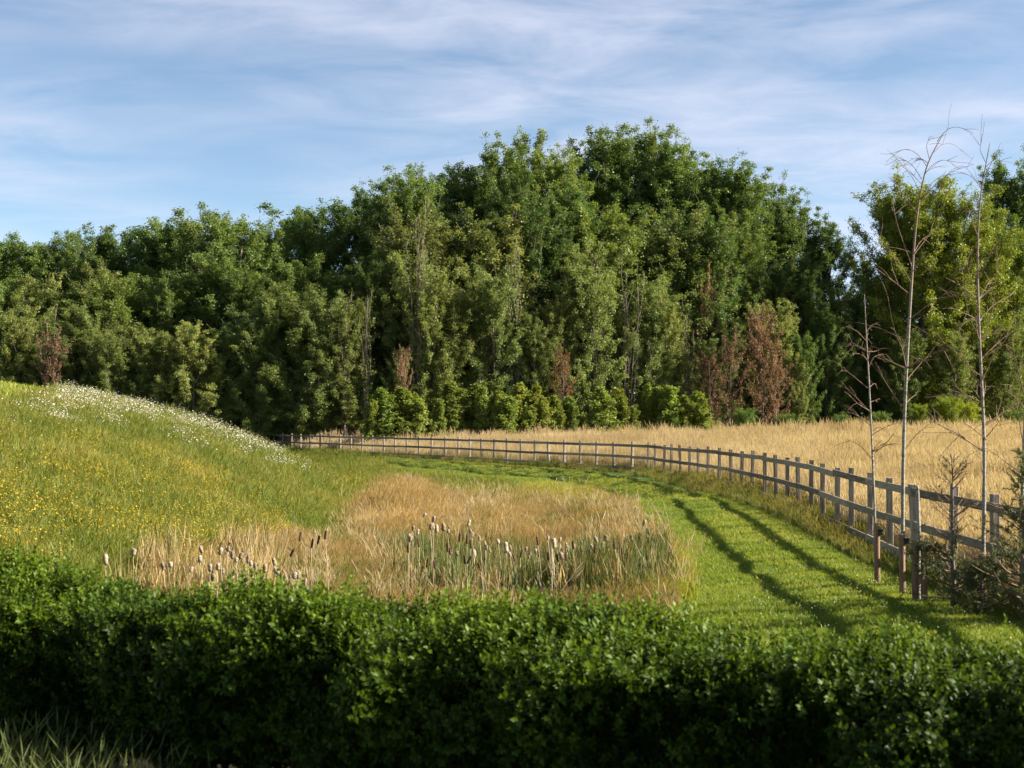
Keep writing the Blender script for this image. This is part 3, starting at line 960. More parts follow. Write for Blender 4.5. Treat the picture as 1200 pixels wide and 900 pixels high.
for ri, rz in enumerate(RAILZ):
    st = 0 if ri != 1 else 1
    i = st - 2 if st else 0
    while i < len(FP) - 1:
        a = max(i, 0); b = min(i + 2, len(FP) - 1)
        i += 2
        if b <= a:
            continue
        # a rail follows the posts over two bays, set on the basin side of them
        pts = []
        for j in range(a, b + 1):
            t = FP[min(j + 1, len(FP) - 1)] - FP[max(j - 1, 0)]
            t = t / np.hypot(*t)
            nrm = np.array([-t[1], t[0]])
            q = FP[j] + nrm * (0.0425 + 0.021)
            pts.append((q[0], q[1], from_k[j] + rz + random.gauss(0, 0.008)))
        for (A, B) in zip(pts[:-1], pts[1:]) if len(pts) == 2 else [(pts[0], pts[-1])]:
            A = Vector(A); B = Vector(B)
            dv = B - A
            ln = dv.length - 0.006
            me = box_mesh('fence_rail', ln, 0.036, 0.11, M['rail'], 0.005, -0.055, 0.003, ri * 100 + i)
            o = link('rail', me, fence, (A + B) / 2 - origin)
            o.rotation_euler = (random.gauss(0, 0.02), -math.atan2(dv.z, math.hypot(dv.x, dv.y)), math.atan2(dv.y, dv.x))

# ------------------------------------------------------------------ young birches with stakes
def gz(x, y):
    return float(terrain(np.array([x]), np.array([y]))[0])


def smooth_path(ctrl, n):
    ctrl = np.array(ctrl, float)
    t = np.linspace(0, 1, len(ctrl)); q = np.linspace(0, 1, n)
    out = np.stack([np.interp(q, t, ctrl[:, i]) for i in range(3)], 1)
    for _ in range(2):
        out[1:-1] = 0.25 * out[:-2] + 0.5 * out[1:-1] + 0.25 * out[2:]
    return out


def birch(d, trunk_px, r0, label, branches_px=(), nrand=18, seed=0, rtop=0.006, rand_range=(0.3, 0.95), droop=0.5, blen=0.7):
    r = np.random.default_rng(seed)
    b = P(*trunk_px[0], d)
    z0 = gz(b[0], b[1])
    root = link('birch_sapling', None, loc=(b[0], b[1], z0))
    org = np.array([b[0], b[1], z0])
    ctrl = [np.array([b[0], b[1], z0 - 0.05])] + [P(px, py, d + r.normal(0, 0.03)) for px, py in trunk_px[1:]]
    path = smooth_path(ctrl, 26) - org
    t = Tubes()
    rad = np.interp(np.linspace(0, 1, 26), [0, 0.5, 1], [r0, r0 * 0.60, rtop * 0.7])
    # bark swells a little at old branch collars
    rad *= 1 + 0.07 * r.normal(size=26) * np.linspace(1, .4, 26)
    t.add(path, rad, 9)
    tr = link('trunk', t.mesh('birch_trunk', M['birch']), root)
    tb = Tubes()

    def branch(p0, dirv, ln, rr, drp, level):
        m = 7
        pts = [p0]
        dcur = dirv / np.linalg.norm(dirv)
        for k_ in range(m):
            dcur = dcur + r.normal(0, 0.07, 3) + np.array([0, 0, -drp * 0.22 * (k_ / m)])
            dcur /= np.linalg.norm(dcur)
            pts.append(pts[-1] + dcur * ln / m)
        pts = np.array(pts)
        tb.add(pts, np.linspace(rr, max(rr * 0.3, 0.0016), len(pts)), 4, cap=False)
        if level > 0:
            for _ in range(int(r.integers(2, 5))):
                k_ = int(r.integers(2, m))
                dd = pts[k_] - pts[k_ - 1]
                dd = dd / np.linalg.norm(dd) + r.normal(0, 0.55, 3)
                branch(pts[k_], dd, ln * r.uniform(0.25, 0.5), max(rr * 0.5, 0.0016), drp, level - 1)

    for pl in branches_px:
        off = np.linspace(0, r.uniform(-0.5, 0.5), len(pl))
        q = np.array([P(px, py, d + o_) for (px, py), o_ in zip(pl, off)]) - org
        q = smooth_path(q, 10)
        rr = 0.0062 if pl[0][1] > 260 else 0.0042
        tb.add(q, np.linspace(rr, 0.0014, len(q)), 5, cap=False)
        for _ in range(3):
            k_ = int(r.integers(3, 9))
            dd = q[k_] - q[k_ - 1]; dd = dd / np.linalg.norm(dd) + r.normal(0, 0.5, 3)
            branch(q[k_], dd, r.uniform(0.12, 0.35), 0.0026, droop, 0)
    for i in range(nrand):
        f = r.uniform(*rand_range)
        k_ = int(f * 25)
        az = r.uniform(0, 6.283)
        dv = np.array([math.cos(az), math.sin(az), r.uniform(0.35, 1.0)])
        branch(path[k_], dv, blen * r.uniform(0.5, 1.2) * (1.15 - 0.55 * f), rad[k_] * 0.32 + 0.0015, droop, 1)
    link('branches', tb.mesh('birch_branches', M['twig']), root)
    tag(root, label, 'tree', 'young birches by the fence')
    return root


birch(19.0, [(1027, 680), (1026, 640), (1025, 600), (1022, 520), (1018, 440), (1015, 390), (1013, 345)], 0.022,
      'shortest slender birch sapling, nearly bare, tied to the stake farthest from camera',
      [[(1021, 485), (1008, 470), (995, 458), (985, 446)], [(1020, 482), (1006, 474), (995, 463)], [(1022, 500), (1008, 489), (996, 480)], [(1017, 455), (1005, 445), (992, 434), (985, 434)],
       [(1023, 505), (1031, 498), (1044, 512), (1048, 508)], [(1024, 540), (1008, 522), (993, 515)], [(1026, 530), (1038, 520), (1047, 508)],
       [(1015, 410), (1005, 405), (995, 400), (989, 412)], [(1017, 412), (1025, 412), (1030, 410)], [(1018, 430), (1024, 418), (1029, 416)]],
      nrand=14, seed=1, rand_range=(0.45, 0.95), droop=0.8, blen=0.5)
birch(17.6, [(1057, 696), (1058, 640), (1058, 560), (1060, 480), (1064, 400), (1069, 320), (1073, 260), (1082, 205), (1092, 180), (1105, 158)], 0.028,
      'tallest bare birch sapling with drooping twigs at its tip, beside the fence',
      [[(1083, 205), (1095, 190), (1110, 186), (1122, 198)], [(1093, 180), (1104, 168), (1118, 168), (1128, 178)], [(1098, 166), (1110, 150), (1125, 148), (1140, 158)],
       [(1086, 195), (1075, 178), (1060, 172), (1045, 182), (1032, 180)], [(1080, 210), (1068, 190), (1052, 186), (1042, 200)], [(1078, 225), (1068, 205), (1060, 198), (1056, 212)],
       [(1075, 250), (1056, 225), (1042, 205), (1034, 206)], [(1089, 186), (1085, 170), (1090, 160)], [(1078, 232), (1090, 215), (1105, 205), (1118, 205)],
       [(1062, 446), (1072, 434), (1084, 420), (1090, 416)], [(1056, 475), (1044, 458), (1032, 438), (1026, 432)], [(1060, 474), (1068, 466), (1074, 462)],
       [(1064, 420), (1050, 395), (1044, 370), (1040, 345)], [(1067, 330), (1050, 300), (1030, 280), (1022, 268)], [(1068, 310), (1055, 275), (1048, 250), (1046, 235)],
       [(1068, 320), (1080, 305), (1088, 300)], [(1070, 300), (1085, 280), (1102, 262)], [(1059, 530), (1072, 510), (1088, 498), (1100, 490)]],
      nrand=16, seed=2, rand_range=(0.35, 0.9), droop=0.35, blen=0.8)
birch(16.9, [(1076, 706), (1076, 660), (1077, 620), (1076, 590), (1075, 569)], 0.034,
      'short snapped birch stem without a top, between two stakes', (), nrand=2, seed=3, rtop=0.028, blen=0.15)
birch(16.2, [(1152, 722), (1152, 680), (1153, 600), (1154, 520), (1150, 440), (1147, 380), (1145, 310), (1147, 240), (1153, 205), (1160, 168)], 0.027,
      'tall bare birch sapling behind the brown shrub near the right edge',
      [[(1154, 478), (1140, 470), (1120, 462), (1098, 464), (1084, 466)], [(1149, 450), (1162, 420), (1175, 402), (1190, 382), (1200, 372)],
       [(1150, 455), (1135, 425), (1120, 410), (1100, 398), (1085, 392)], [(1148, 400), (1158, 385), (1165, 362), (1166, 330), (1170, 300)], [(1148, 395), (1136, 375), (1130, 345), (1128, 315)],
       [(1156, 512), (1166, 500), (1172, 492)], [(1156, 515), (1142, 504), (1130, 496)], [(1147, 345), (1135, 320), (1132, 300)], [(1146, 330), (1158, 300), (1166, 285)],
       [(1149, 440), (1132, 430), (1126, 405), (1124, 380)], [(1155, 190), (1148, 176), (1150, 166)], [(1155, 196), (1165, 186), (1172, 190)], [(1152, 470), (1144, 462), (1146, 450)]],
      nrand=24, seed=4, rand_range=(0.3, 0.9), droop=0.25, blen=0.75)
birch(15.6, [(1198, 740), (1198, 690), (1197, 620), (1199, 540), (1203, 440), (1206, 330)], 0.034,
      'dark birch sapling cut by the right edge of the picture',
      [[(1199, 520), (1192, 480), (1190, 440), (1188, 410)], [(1202, 470), (1192, 430), (1186, 400)]], nrand=10, seed=5)


def stake(px, py_base, py_top, d, label, tie_dx):
    b = P(px, py_base, d)
    z0 = gz(b[0], b[1])
    top = P(px, py_top, d)[2]
    h = top - z0
    root = link('tree_stake', None, loc=(b[0], b[1], z0))
    t = Tubes()
    t.add(np.array([[0, 0, -0.3], [0.003, 0, 0], [0, 0.004, h * 0.5], [0.002, 0, h - 0.01], [0.002, 0, h]]), [0.038, 0.039, 0.038, 0.0385, 0.034], 12)
    link('post', t.mesh('stake_post', M['stake'], smooth=False), root)
    # rubber strap round stake and trunk, spacer block between
    s = Tubes()
    aa = np.linspace(0, 2 * np.pi, 17)
    ring = np.stack([0.5 * tie_dx + np.cos(aa) * (0.040 + abs(tie_dx) * 0.4), 0.03 + np.sin(aa) * 0.065, np.full(17, h - 0.06)], 1)
    s.add(ring, 0.009, 6, cap=False)
    link('strap', s.mesh('stake_strap', M['rubber']), root)
    link('spacer_block', box_mesh('tie_spacer', 0.06, 0.07, 0.075, M['rubber'], 0.006, -0.02), root, (tie_dx * 0.9, -0.012, h - 0.10))
    tag(root, label, 'stake', 'stakes of the young birches')


stake(1028, 680, 616, 18.87, 'brown round stake farthest from camera, holding the shortest birch', 0.045)
stake(1057.5, 696, 626, 17.45, 'brown round stake holding the tallest birch', 0.055)
stake(1072.5, 706, 633, 16.76, 'left one of the stake pair holding the snapped birch', 0.05)
stake(1083, 706, 634, 16.75, 'right one of the stake pair holding the snapped birch', 0.045)
stake(1152, 733, 648, 15.98, 'reddish stake of the tall birch behind the brown shrub', 0.045)

# small white tag hanging on the bare shrub
tg_ = link('plant_tag', None, loc=P(1094, 662, 16.6))
link('tag_plate', box_mesh('tag_plate', 0.022, 0.003, 0.11, M['plastic'], 0.001, -0.055), tg_)
tw = Tubes(); tw.add([[0, 0, 0.05], [0.004, 0, 0.08], [0.006, 0.002, 0.12]], 0.0015, 4)
link('tag_string', tw.mesh('tag_string', M['plastic']), tg_)
tag(tg_, 'small white plastic plant tag hanging beside the stake pair', 'tag')

# ------------------------------------------------------------------ conifer shrubs at the right edge
def conifer(px, py_base, d, height, width, label, seed, bare_from, needle_density, tone, lean=0.0, low_branches=0, name='pine_shrub'):
    r = np.random.default_rng(seed)
    b = P(px, py_base, d)
    z0 = gz(b[0], b[1])
    root = link(name, None, loc=(b[0], b[1], z0))
    t = Tubes(); tw_ = Tubes()
    zs = np.linspace(0, 1, 10)
    tp = np.stack([lean * zs ** 1.5 * height + r.normal(0, 0.006, 10), r.normal(0, 0.006, 10), zs * height - 0.03], 1)
    t.add(tp, np.interp(zs, [0, 1], [0.035, 0.004]), 7)
    segs = []
    nb = 54
    for i in range(nb):
        f = r.uniform(0.06, 0.97)
        c = np.array([np.interp(f, zs, tp[:, j]) for j in range(3)])
        az = r.uniform(0, 6.283)
        ln = width * (1.05 - 0.85 * f) * r.uniform(0.7, 1.15) + 0.05
        dv = np.array([math.cos(az), math.sin(az), 0.15 + 0.8 * f + r.normal(0, .1)])
        dv /= np.linalg.norm(dv)
        pts = [c]
        for k_ in range(6):
            dv = dv + r.normal(0, 0.07, 3) + np.array([0, 0, 0.05]); dv /= np.linalg.norm(dv)
            pts.append(pts[-1] + dv * ln / 6)
        pts = np.array(pts)
        tw_.add(pts, np.linspace(0.008 * (1.15 - f) + 0.002, 0.002, 7), 4, cap=False)
        segs.append((pts[2], pts[6], f))
        for _ in range(7):
            k_ = int(r.integers(1, 7))
            d2 = pts[k_] - pts[k_ - 1]; d2 = d2 / np.linalg.norm(d2) + r.normal(0, 0.5, 3); d2 /= np.linalg.norm(d2)
            e_ = pts[k_] + d2 * ln * r.uniform(0.18, 0.42)
            mid = (pts[k_] + e_) / 2 + r.normal(0, 0.012, 3)
            tw_.add([pts[k_], mid, e_], [0.003, 0.0024, 0.0017], 3, cap=False)
            segs.append((pts[k_], e_, f))
    for i in range(low_branches):
        az = r.uniform(math.pi * 0.75, math.pi * 1.35)
        pts = [np.array([0, 0, 0.12 + 0.12 * i])]
        dv = np.array([math.cos(az), math.sin(az), 0.2])
        for k_ in range(7):
            dv = dv + r.normal(0, 0.1, 3); dv[2] += 0.02; dv /= np.linalg.norm(dv)
            pts.append(pts[-1] + dv * 0.11)
        tw_.add(np.array(pts), np.linspace(0.013, 0.003, 8), 5, cap=False)
    link('trunk', t.mesh('shrub_trunk', M['bark']), root)
    link('twigs', tw_.mesh('shrub_twigs', M['twig']), root)
    # needles: thin blades in whorls along the green twigs
    C, D = [], []
    for a, b_, f in segs:
        keep = 1.0 if f < bare_from else 0.05
        if r.random() > keep:
            continue
        m = int(needle_density * np.linalg.norm(b_ - a))
        tt = r.random(m)[:, None]
        C.append(a + (b_ - a) * tt)
        ax = (b_ - a) / (np.linalg.norm(b_ - a) + 1e-6)
        q = r.normal(size=(m, 3)) * 0.8 + ax * 0.6
        D.append(q / np.linalg.norm(q, axis=1)[:, None])
    C = np.concatenate(C); D = np.concatenate(D)
    n = len(C)
    sd2 = np.cross(D, r.normal(size=(n, 3))); sd2 /= np.linalg.norm(sd2, axis=1)[:, None] + 1e-9
    ln = r.uniform(0.03, 0.055, n)[:, None]
    V = np.stack([C - sd2 * 0.0032, C + sd2 * 0.0032, C + D * ln], 1).reshape(-1, 3)
    me = mesh_np('needles', V, np.arange(3 * n), np.full(n, 3), M['needle'], {'rnd': ('FACE', r.random(n))})
    fo = link('foliage', me, root); fo.color = (*tone, 1)
    tag(root, label, 'shrub')
    return root


conifer(1117, 712, 16.3, 1.78, 0.55, 'half dead brown pine shrub with bare twiggy top in front of the fence', 11, 0.36, 260, (1.3, 1.25, 1.0))
conifer(1197, 738, 15.2, 1.75, 0.60, 'green pine shrub at the right edge with bare lower branches', 12, 0.98, 250, (1.7, 1.6, 1.1), lean=0.06, low_branches=4)
conifer(1150, 722, 15.7, 0.62, 0.34, 'low dark pine shrub at the foot of the birch behind it', 13, 0.8, 260, (1.1, 1.15, 0.9))

# ------------------------------------------------------------------ woodland trees
def gen_tree(name, seed, H, Rr, base, mat, limbs=70, subs=6, leaves=14000, size=0.12, asc=0.9, prof='poplar', leaders=3, spread=0.2, trunk_r=0.22, sparse=1.0, bark='bark', stems=1, plume=0.9):
    r = np.random.default_rng(seed)
    tr = Tubes()
    zs = np.linspace(0, 1, 9)
    segA, segB, wgt = [], [], []
    for st in range(stems):
        sx, sy = (0, 0) if stems == 1 else r.normal(0, Rr * 0.35, 2)
        hh = H * (1 if st == 0 else r.uniform(0.7, 0.98))
        wob = np.cumsum(r.normal(0, 0.012 * H, (9, 2)), axis=0) * zs[:, None]
        tp = np.stack([sx * (0.25 + 0.75 * zs) + wob[:, 0], sy * (0.25 + 0.75 * zs) + wob[:, 1], zs * hh * 0.985 - 0.15], 1)
        tr.add(tp, np.interp(zs, [0, 0.1, 1], [trunk_r * 1.25, trunk_r, 0.03]) / math.sqrt(stems), 7)
        nl = limbs // stems
        for i in range(nl):
            f = base + (0.98 - base) * (i + r.random()) / nl
            c = np.array([np.interp(f, zs, tp[:, j]) for j in range(3)])
            g = (f - base) / (1 - base)
            if prof == 'poplar':
                w = math.sqrt(max(0.0, 1 - ((g - 0.42) / 0.66) ** 2)) * 0.95 + 0.05
            elif prof == 'round':
                w = math.sqrt(max(0.0, 1 - (1.75 * g - 0.80) ** 2)) * 0.95 + 0.05
            elif prof == 'cone':
                w = (1 - g) * 0.95 + 0.12
            else:
                w = 1.0 - 0.4 * g
            w *= r.uniform(0.6, 1.2 - 0.25 * g) / math.sqrt(stems) ** 0.6
            az = i * 2.39996 + r.normal(0, 0.5)
            el = min(1.42, asc * r.uniform(0.75, 1.2) + (0.30 if prof == 'poplar' else 0.22) * g)
            dv = np.array([math.cos(az) * math.cos(el), math.sin(az) * math.cos(el), math.sin(el)])
            ln = Rr * w / max(0.5, math.cos(min(el, 1.15)))
            pts = [c]
            for k_ in range(4):
                dv = dv + r.normal(0, 0.08, 3) + np.array([0, 0, 0.15 * asc]); dv /= np.linalg.norm(dv)
                pts.append(pts[-1] + dv * ln / 4)
            pts = np.array(pts)
            rr = trunk_r * 0.22 * (1.1 - 0.7 * g)
            tr.add(pts, np.linspace(rr, 0.012, 5), 4, cap=False)
            # the limb carries a plume of twigs that narrows to its tip
            rp = plume * r.uniform(0.6, 1.25) * (1.05 - 0.35 * g)
            for _ in range(subs):
                tt = r.uniform(0.15, 1.0) ** 0.8
                q = np.array([np.interp(tt * 4, np.arange(5), pts[:, j]) for j in range(3)])
                rad_ = r.normal(size=3); rad_ /= np.linalg.norm(rad_)
                d2 = rad_ + dv * 0.55 + np.array([0, 0, 0.30])
                d2 /= np.linalg.norm(d2)
                l2 = rp * (1.08 - 0.8 * tt) * r.uniform(0.7, 1.2)
                segA.append(q); segB.append(q + d2 * l2); wgt.append(l2 + 0.12)
        # upright leading shoots make the spiky tips
        for i in range(leaders):
            a = np.array([np.interp(r.uniform(0.80, 0.92), zs, tp[:, j]) for j in range(3)]) + np.append(r.normal(0, Rr * 0.16, 2), 0)
            a[2] -= H * r.uniform(0.0, 0.08)
            e_ = a + np.array([r.normal(0, .2), r.normal(0, .2), H * r.uniform(0.08, 0.15)])
            for _ in range(12):
                tt = r.random()
                q = a + (e_ - a) * tt
                d2 = r.normal(size=3) * 0.8 + np.array([0, 0, 0.7]); d2 /= np.linalg.norm(d2)
                l2 = 0.55 * plume * (1.05 - 0.85 * tt)
                segA.append(q); segB.append(q + d2 * l2); wgt.append(l2 + 0.1)
    A = np.array(segA); B = np.array(segB); wg = np.array(wgt) * r.uniform(0.4, 1.6, len(wgt))
    n = int(leaves * sparse)
    idx = r.choice(len(A), n, p=wg / wg.sum())
    t = r.beta(1.3, 1.0, n)[:, None]
    c = A[idx] + (B[idx] - A[idx]) * t + r.normal(0, spread, (n, 3)) * np.array([1, 1, 0.9])
    c[:, 2] = np.maximum(c[:, 2], 0.1)
    ctr = np.array([0, 0, H * (base + 1) / 2])
    out = c - ctr; out /= np.linalg.norm(out, axis=1)[:, None] + 1e-6
    crown = leaves_mesh(name + '_leaves', c, size, M[mat], outward=out * 0.45, seed=seed + 1, aspect=0.62) if n > 0 else None
    trunk = tr.mesh(name + '_wood', M[bark])
    return dict(H=float(np.percentile(c[:, 2], 99.7)) if n > 1500 else H, trunk=trunk, crown=crown)


T = {}
for i in range(4):
    T['poplar%d' % i] = gen_tree('poplar', 200 + i, 20, 4.0, 0.05, 'poplar', limbs=105, subs=13, leaves=100000, size=0.068, asc=0.85, leaders=5, spread=0.12, plume=1.0)
for i in range(3):
    T['round%d' % i] = gen_tree('round_tree', 220 + i, 14, 4.2, 0.04, 'poplar', limbs=80, subs=14, leaves=78000, size=0.068, asc=0.55, prof='round', leaders=6, spread=0.125, plume=1.05)
for i in range(4):
    T['aspen%d' % i] = gen_tree('aspen', 240 + i, 12, 2.9, 0.02, 'grey', limbs=80, subs=13, leaves=58000, size=0.061, asc=0.75, prof='poplar', leaders=5, spread=0.11, plume=0.8, trunk_r=0.13)
for i in range(3):
    T['sapling%d' % i] = gen_tree('sapling', 260 + i, 3.6, 0.95, 0.02, 'willow', limbs=34, subs=9, leaves=6500, size=0.055, asc=1.0, prof='cone', leaders=4, spread=0.06, plume=0.38, trunk_r=0.05)
for i in range(2):
    T['willow%d' % i] = gen_tree('willow', 270 + i, 16, 4.6, 0.05, 'willow', limbs=90, subs=15, leaves=115000, size=0.066, asc=0.7, prof='round', leaders=7, spread=0.135, plume=1.1)
for i in range(2):
    T['brown%d' % i] = gen_tree('withered_tree', 280 + i, 7, 2.4, 0.14, 'brown', limbs=38, subs=9, leaves=5500, size=0.062, asc=0.6, prof='round', leaders=2, spread=0.09, plume=0.5, trunk_r=0.09)
for i in range(3):
    T['bare%d' % i] = gen_tree('bare_stems', 290 + i, 11, 1.1, 0.25, 'grey', limbs=70, subs=3, leaves=1200, size=0.06, asc=1.25, leaders=1, spread=0.12, trunk_r=0.075, bark='bare', stems=7)
for i in range(2):
    T['bush%d' % i] = gen_tree('bush', 300 + i, 5.5, 2.6, 0.02, 'poplar', limbs=60, subs=10, leaves=26000, size=0.062, asc=0.6, prof='round', leaders=4, spread=0.14, plume=0.6, trunk_r=0.1)


def tree(kind, px, top, d, name, label, group=None, tone=(1, 1, 1), wide=1.0, seed=None, cat='tree'):
    t = T[kind]
    d = d + max(0.0, px - 400) * 0.02            # the wood's edge recedes to the right
    X = (px - 600) / F_PX * d
    g = gz(X, d)
    ztop = P(px, top, d)[2]
    s = max(0.3, (ztop - g) / t['H'])
    root = link(name, None, loc=(X, d, g - 0.05))
    root.rotation_euler = (0, 0, random.uniform(0, 6.283))
    root.scale = (s * wide, s * wide, s)
    link('trunk', t['trunk'], root)
    if t['crown']:
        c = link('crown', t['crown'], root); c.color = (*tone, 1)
    tag(root, label, cat, group)
    return root


SKY = np.array([(-120, 270), (0, 268), (40, 285), (60, 278), (100, 270), (140, 264), (160, 276), (190, 262), (230, 240), (270, 250), (300, 262), (350, 250), (380, 243), (430, 226),
                (470, 206), (500, 196), (530, 188), (560, 180), (590, 170), (630, 152), (655, 172), (685, 155), (720, 158), (750, 149), (780, 165), (800, 176), (840, 194), (870, 195),
                (900, 214), (920, 236), (950, 240), (972, 262), (990, 330), (1010, 240), (1040, 214), (1070, 205), (1100, 206), (1140, 214), (1165, 188), (1200, 184), (1320, 200)], float)


def skyline(px):
    return float(np.interp(px, SKY[:, 0], SKY[:, 1]))


def region(px):
    if px < 150: return 'behind the mound top'
    if px < 330: return 'left of the fence end'
    if px < 480: return 'above the far fence end'
    if px < 620: return 'left of the highest treetops'
    if px < 790: return 'under the highest treetops'
    return 'on the right shoulder of the wood'


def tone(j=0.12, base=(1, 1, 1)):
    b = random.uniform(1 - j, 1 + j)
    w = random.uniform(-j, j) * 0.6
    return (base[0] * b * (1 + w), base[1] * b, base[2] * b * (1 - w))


random.seed(21)
# back row: the skyline
px = -130.0
while px < 975:
    d = random.uniform(113, 120)
    if px < 400:
        kd = random.choice(['round0', 'round1', 'round2', 'poplar0', 'aspen1'])
        nm, ad = 'woodland_tree', 'broad mid green tree'
    else:
        kd = random.choice(['poplar0', 'poplar1', 'poplar2', 'poplar3'])
        nm, ad = 'poplar_tree', 'tall upright green poplar'
    rg = region(px)
    tree(kd, px, skyline(px) + random.uniform(-3, 12), d, nm, '%s on skyline %s' % (ad, rg), 'skyline trees ' + rg, tone(0.16), random.uniform(1.05, 1.4))
    px += random.uniform(20, 30) if px > 400 else random.uniform(24, 36)
# middle row
px = -120.0
while px < 985:
    d = random.uniform(106, 110.5)
    sk = skyline(px)
    top = sk + (490 - sk) * random.uniform(0.14, 0.34)
    kd = random.choice(['round0', 'round1', 'round2', 'aspen0', 'poplar2']) if px < 420 else random.choice(['poplar0', 'poplar1', 'poplar3', 'aspen2', 'round1'])
    rg = region(px)
    nm = 'aspen_tree' if kd.startswith('aspen') else ('poplar_tree' if kd.startswith('poplar') else 'woodland_tree')
    tree(kd, px, top, d, nm, 'green tree mid-depth in the wood, %s' % rg, 'middle trees ' + rg, tone(0.2), random.uniform(1.1, 1.4))
    px += random.uniform(26, 38)
# front row, greyer and lower
px = -110.0
while px < 960:
    d = random.uniform(100.5, 104)
    sk = skyline(px)
    if px < 160: top = random.uniform(350, 400)
    elif px < 420: top = random.uniform(325, 400)
    elif px < 480: top = random.uniform(390, 430)
    elif px < 700: top = random.uniform(275, 370)
    elif px < 790: top = random.uniform(320, 420)
    else: top = random.uniform(340, 430)
    kd = random.choice(['aspen0', 'aspen1', 'aspen2', 'aspen3'])
    rg = region(px)
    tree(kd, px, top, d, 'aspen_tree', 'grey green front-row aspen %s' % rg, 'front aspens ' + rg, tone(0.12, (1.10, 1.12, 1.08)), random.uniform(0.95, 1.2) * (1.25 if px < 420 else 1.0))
    px += random.uniform(19, 30)
# dense undergrowth closing the wood at its back
px = -140.0
while px < 1330:
    rg = region(px) if px < 990 else 'behind the willows at right'
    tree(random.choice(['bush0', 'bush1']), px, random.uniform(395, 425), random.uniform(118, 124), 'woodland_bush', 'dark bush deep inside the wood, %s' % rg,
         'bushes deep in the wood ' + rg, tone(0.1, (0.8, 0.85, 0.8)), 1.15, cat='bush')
    px += random.uniform(38, 50)
# bright saplings along the meadow edge
px = 432.0
while px < 835:
    tp = random.choice([random.uniform(448, 470), random.uniform(465, 490)])
    tree(random.choice(['sapling0', 'sapling1', 'sapling2']), px, tp, random.uniform(93.5, 97), 'willow_sapling',
         'bright green upright sapling at the meadow edge in front of the wood', 'saplings along the meadow edge', tone(0.15, (1.22, 1.15, 1.05)), random.uniform(1.0, 1.9), cat='sapling')
    px += random.uniform(4, 11)
# bare stems that show between the leaves
for (px, tp, lb) in [(428, 330, 'bare pale stems standing above the far left end of the fence'), (404, 335, 'thin bare stems left of the pale stem clump above the fence end'),
                     (700, 275, 'tall bare grey stems in the middle of the wood'), (738, 285, 'leaning bare grey stems right of the middle of the wood'),
                     (488, 225, 'bare dead treetop near the left skyline shoulder'), (606, 268, 'bare twiggy treetop left of the tall bare stems'),
                     (560, 400, 'bare stems low in the front of the wood'), (760, 390, 'bare stems in the dark gap above the bright saplings'),
                     (808, 365, 'bare stems left of the brown withered trees'), (60, 350, 'bare stems behind the mound at far left'), (480, 390, 'bare stems between the grey aspens and the saplings')]:
    tree(random.choice(['bare0', 'bare1', 'bare2']), px, tp, 101.2, 'bare_tree', lb, 'bare stems in the wood', (1, 1, 1), 0.9)
# withered brown trees
for (px, tp, d, kd, w, lb) in [(893, 358, 99.6, 'brown0', 0.75, 'largest brown withered tree at the right of the wood'), (855, 385, 99.8, 'brown1', 0.7, 'brown withered tree left of the largest one'),
                               (832, 408, 99.4, 'brown0', 0.8, 'leftmost of the brown withered trees at the right of the wood'), (910, 405, 99.2, 'brown1', 0.7, 'low brown withered tree right of the largest one'),
                               (661, 405, 98.9, 'brown1', 0.6, 'small rusty brown withered sapling above the bright saplings'),
                               (63, 385, 99.5, 'brown0', 0.6, 'brownish withered tree behind the mound'), (472, 405, 99.9, 'brown0', 0.45, 'small brown withered tree among bare stems'),
                               (825, 312, 105.5, 'brown1', 0.35, 'brown dead crown high in the right half of the wood')]:
    tree(kd, px, tp, d, 'withered_tree', lb, None, (1, 1, 1) if px != 661 else (1.2, 1.0, 0.8), w)
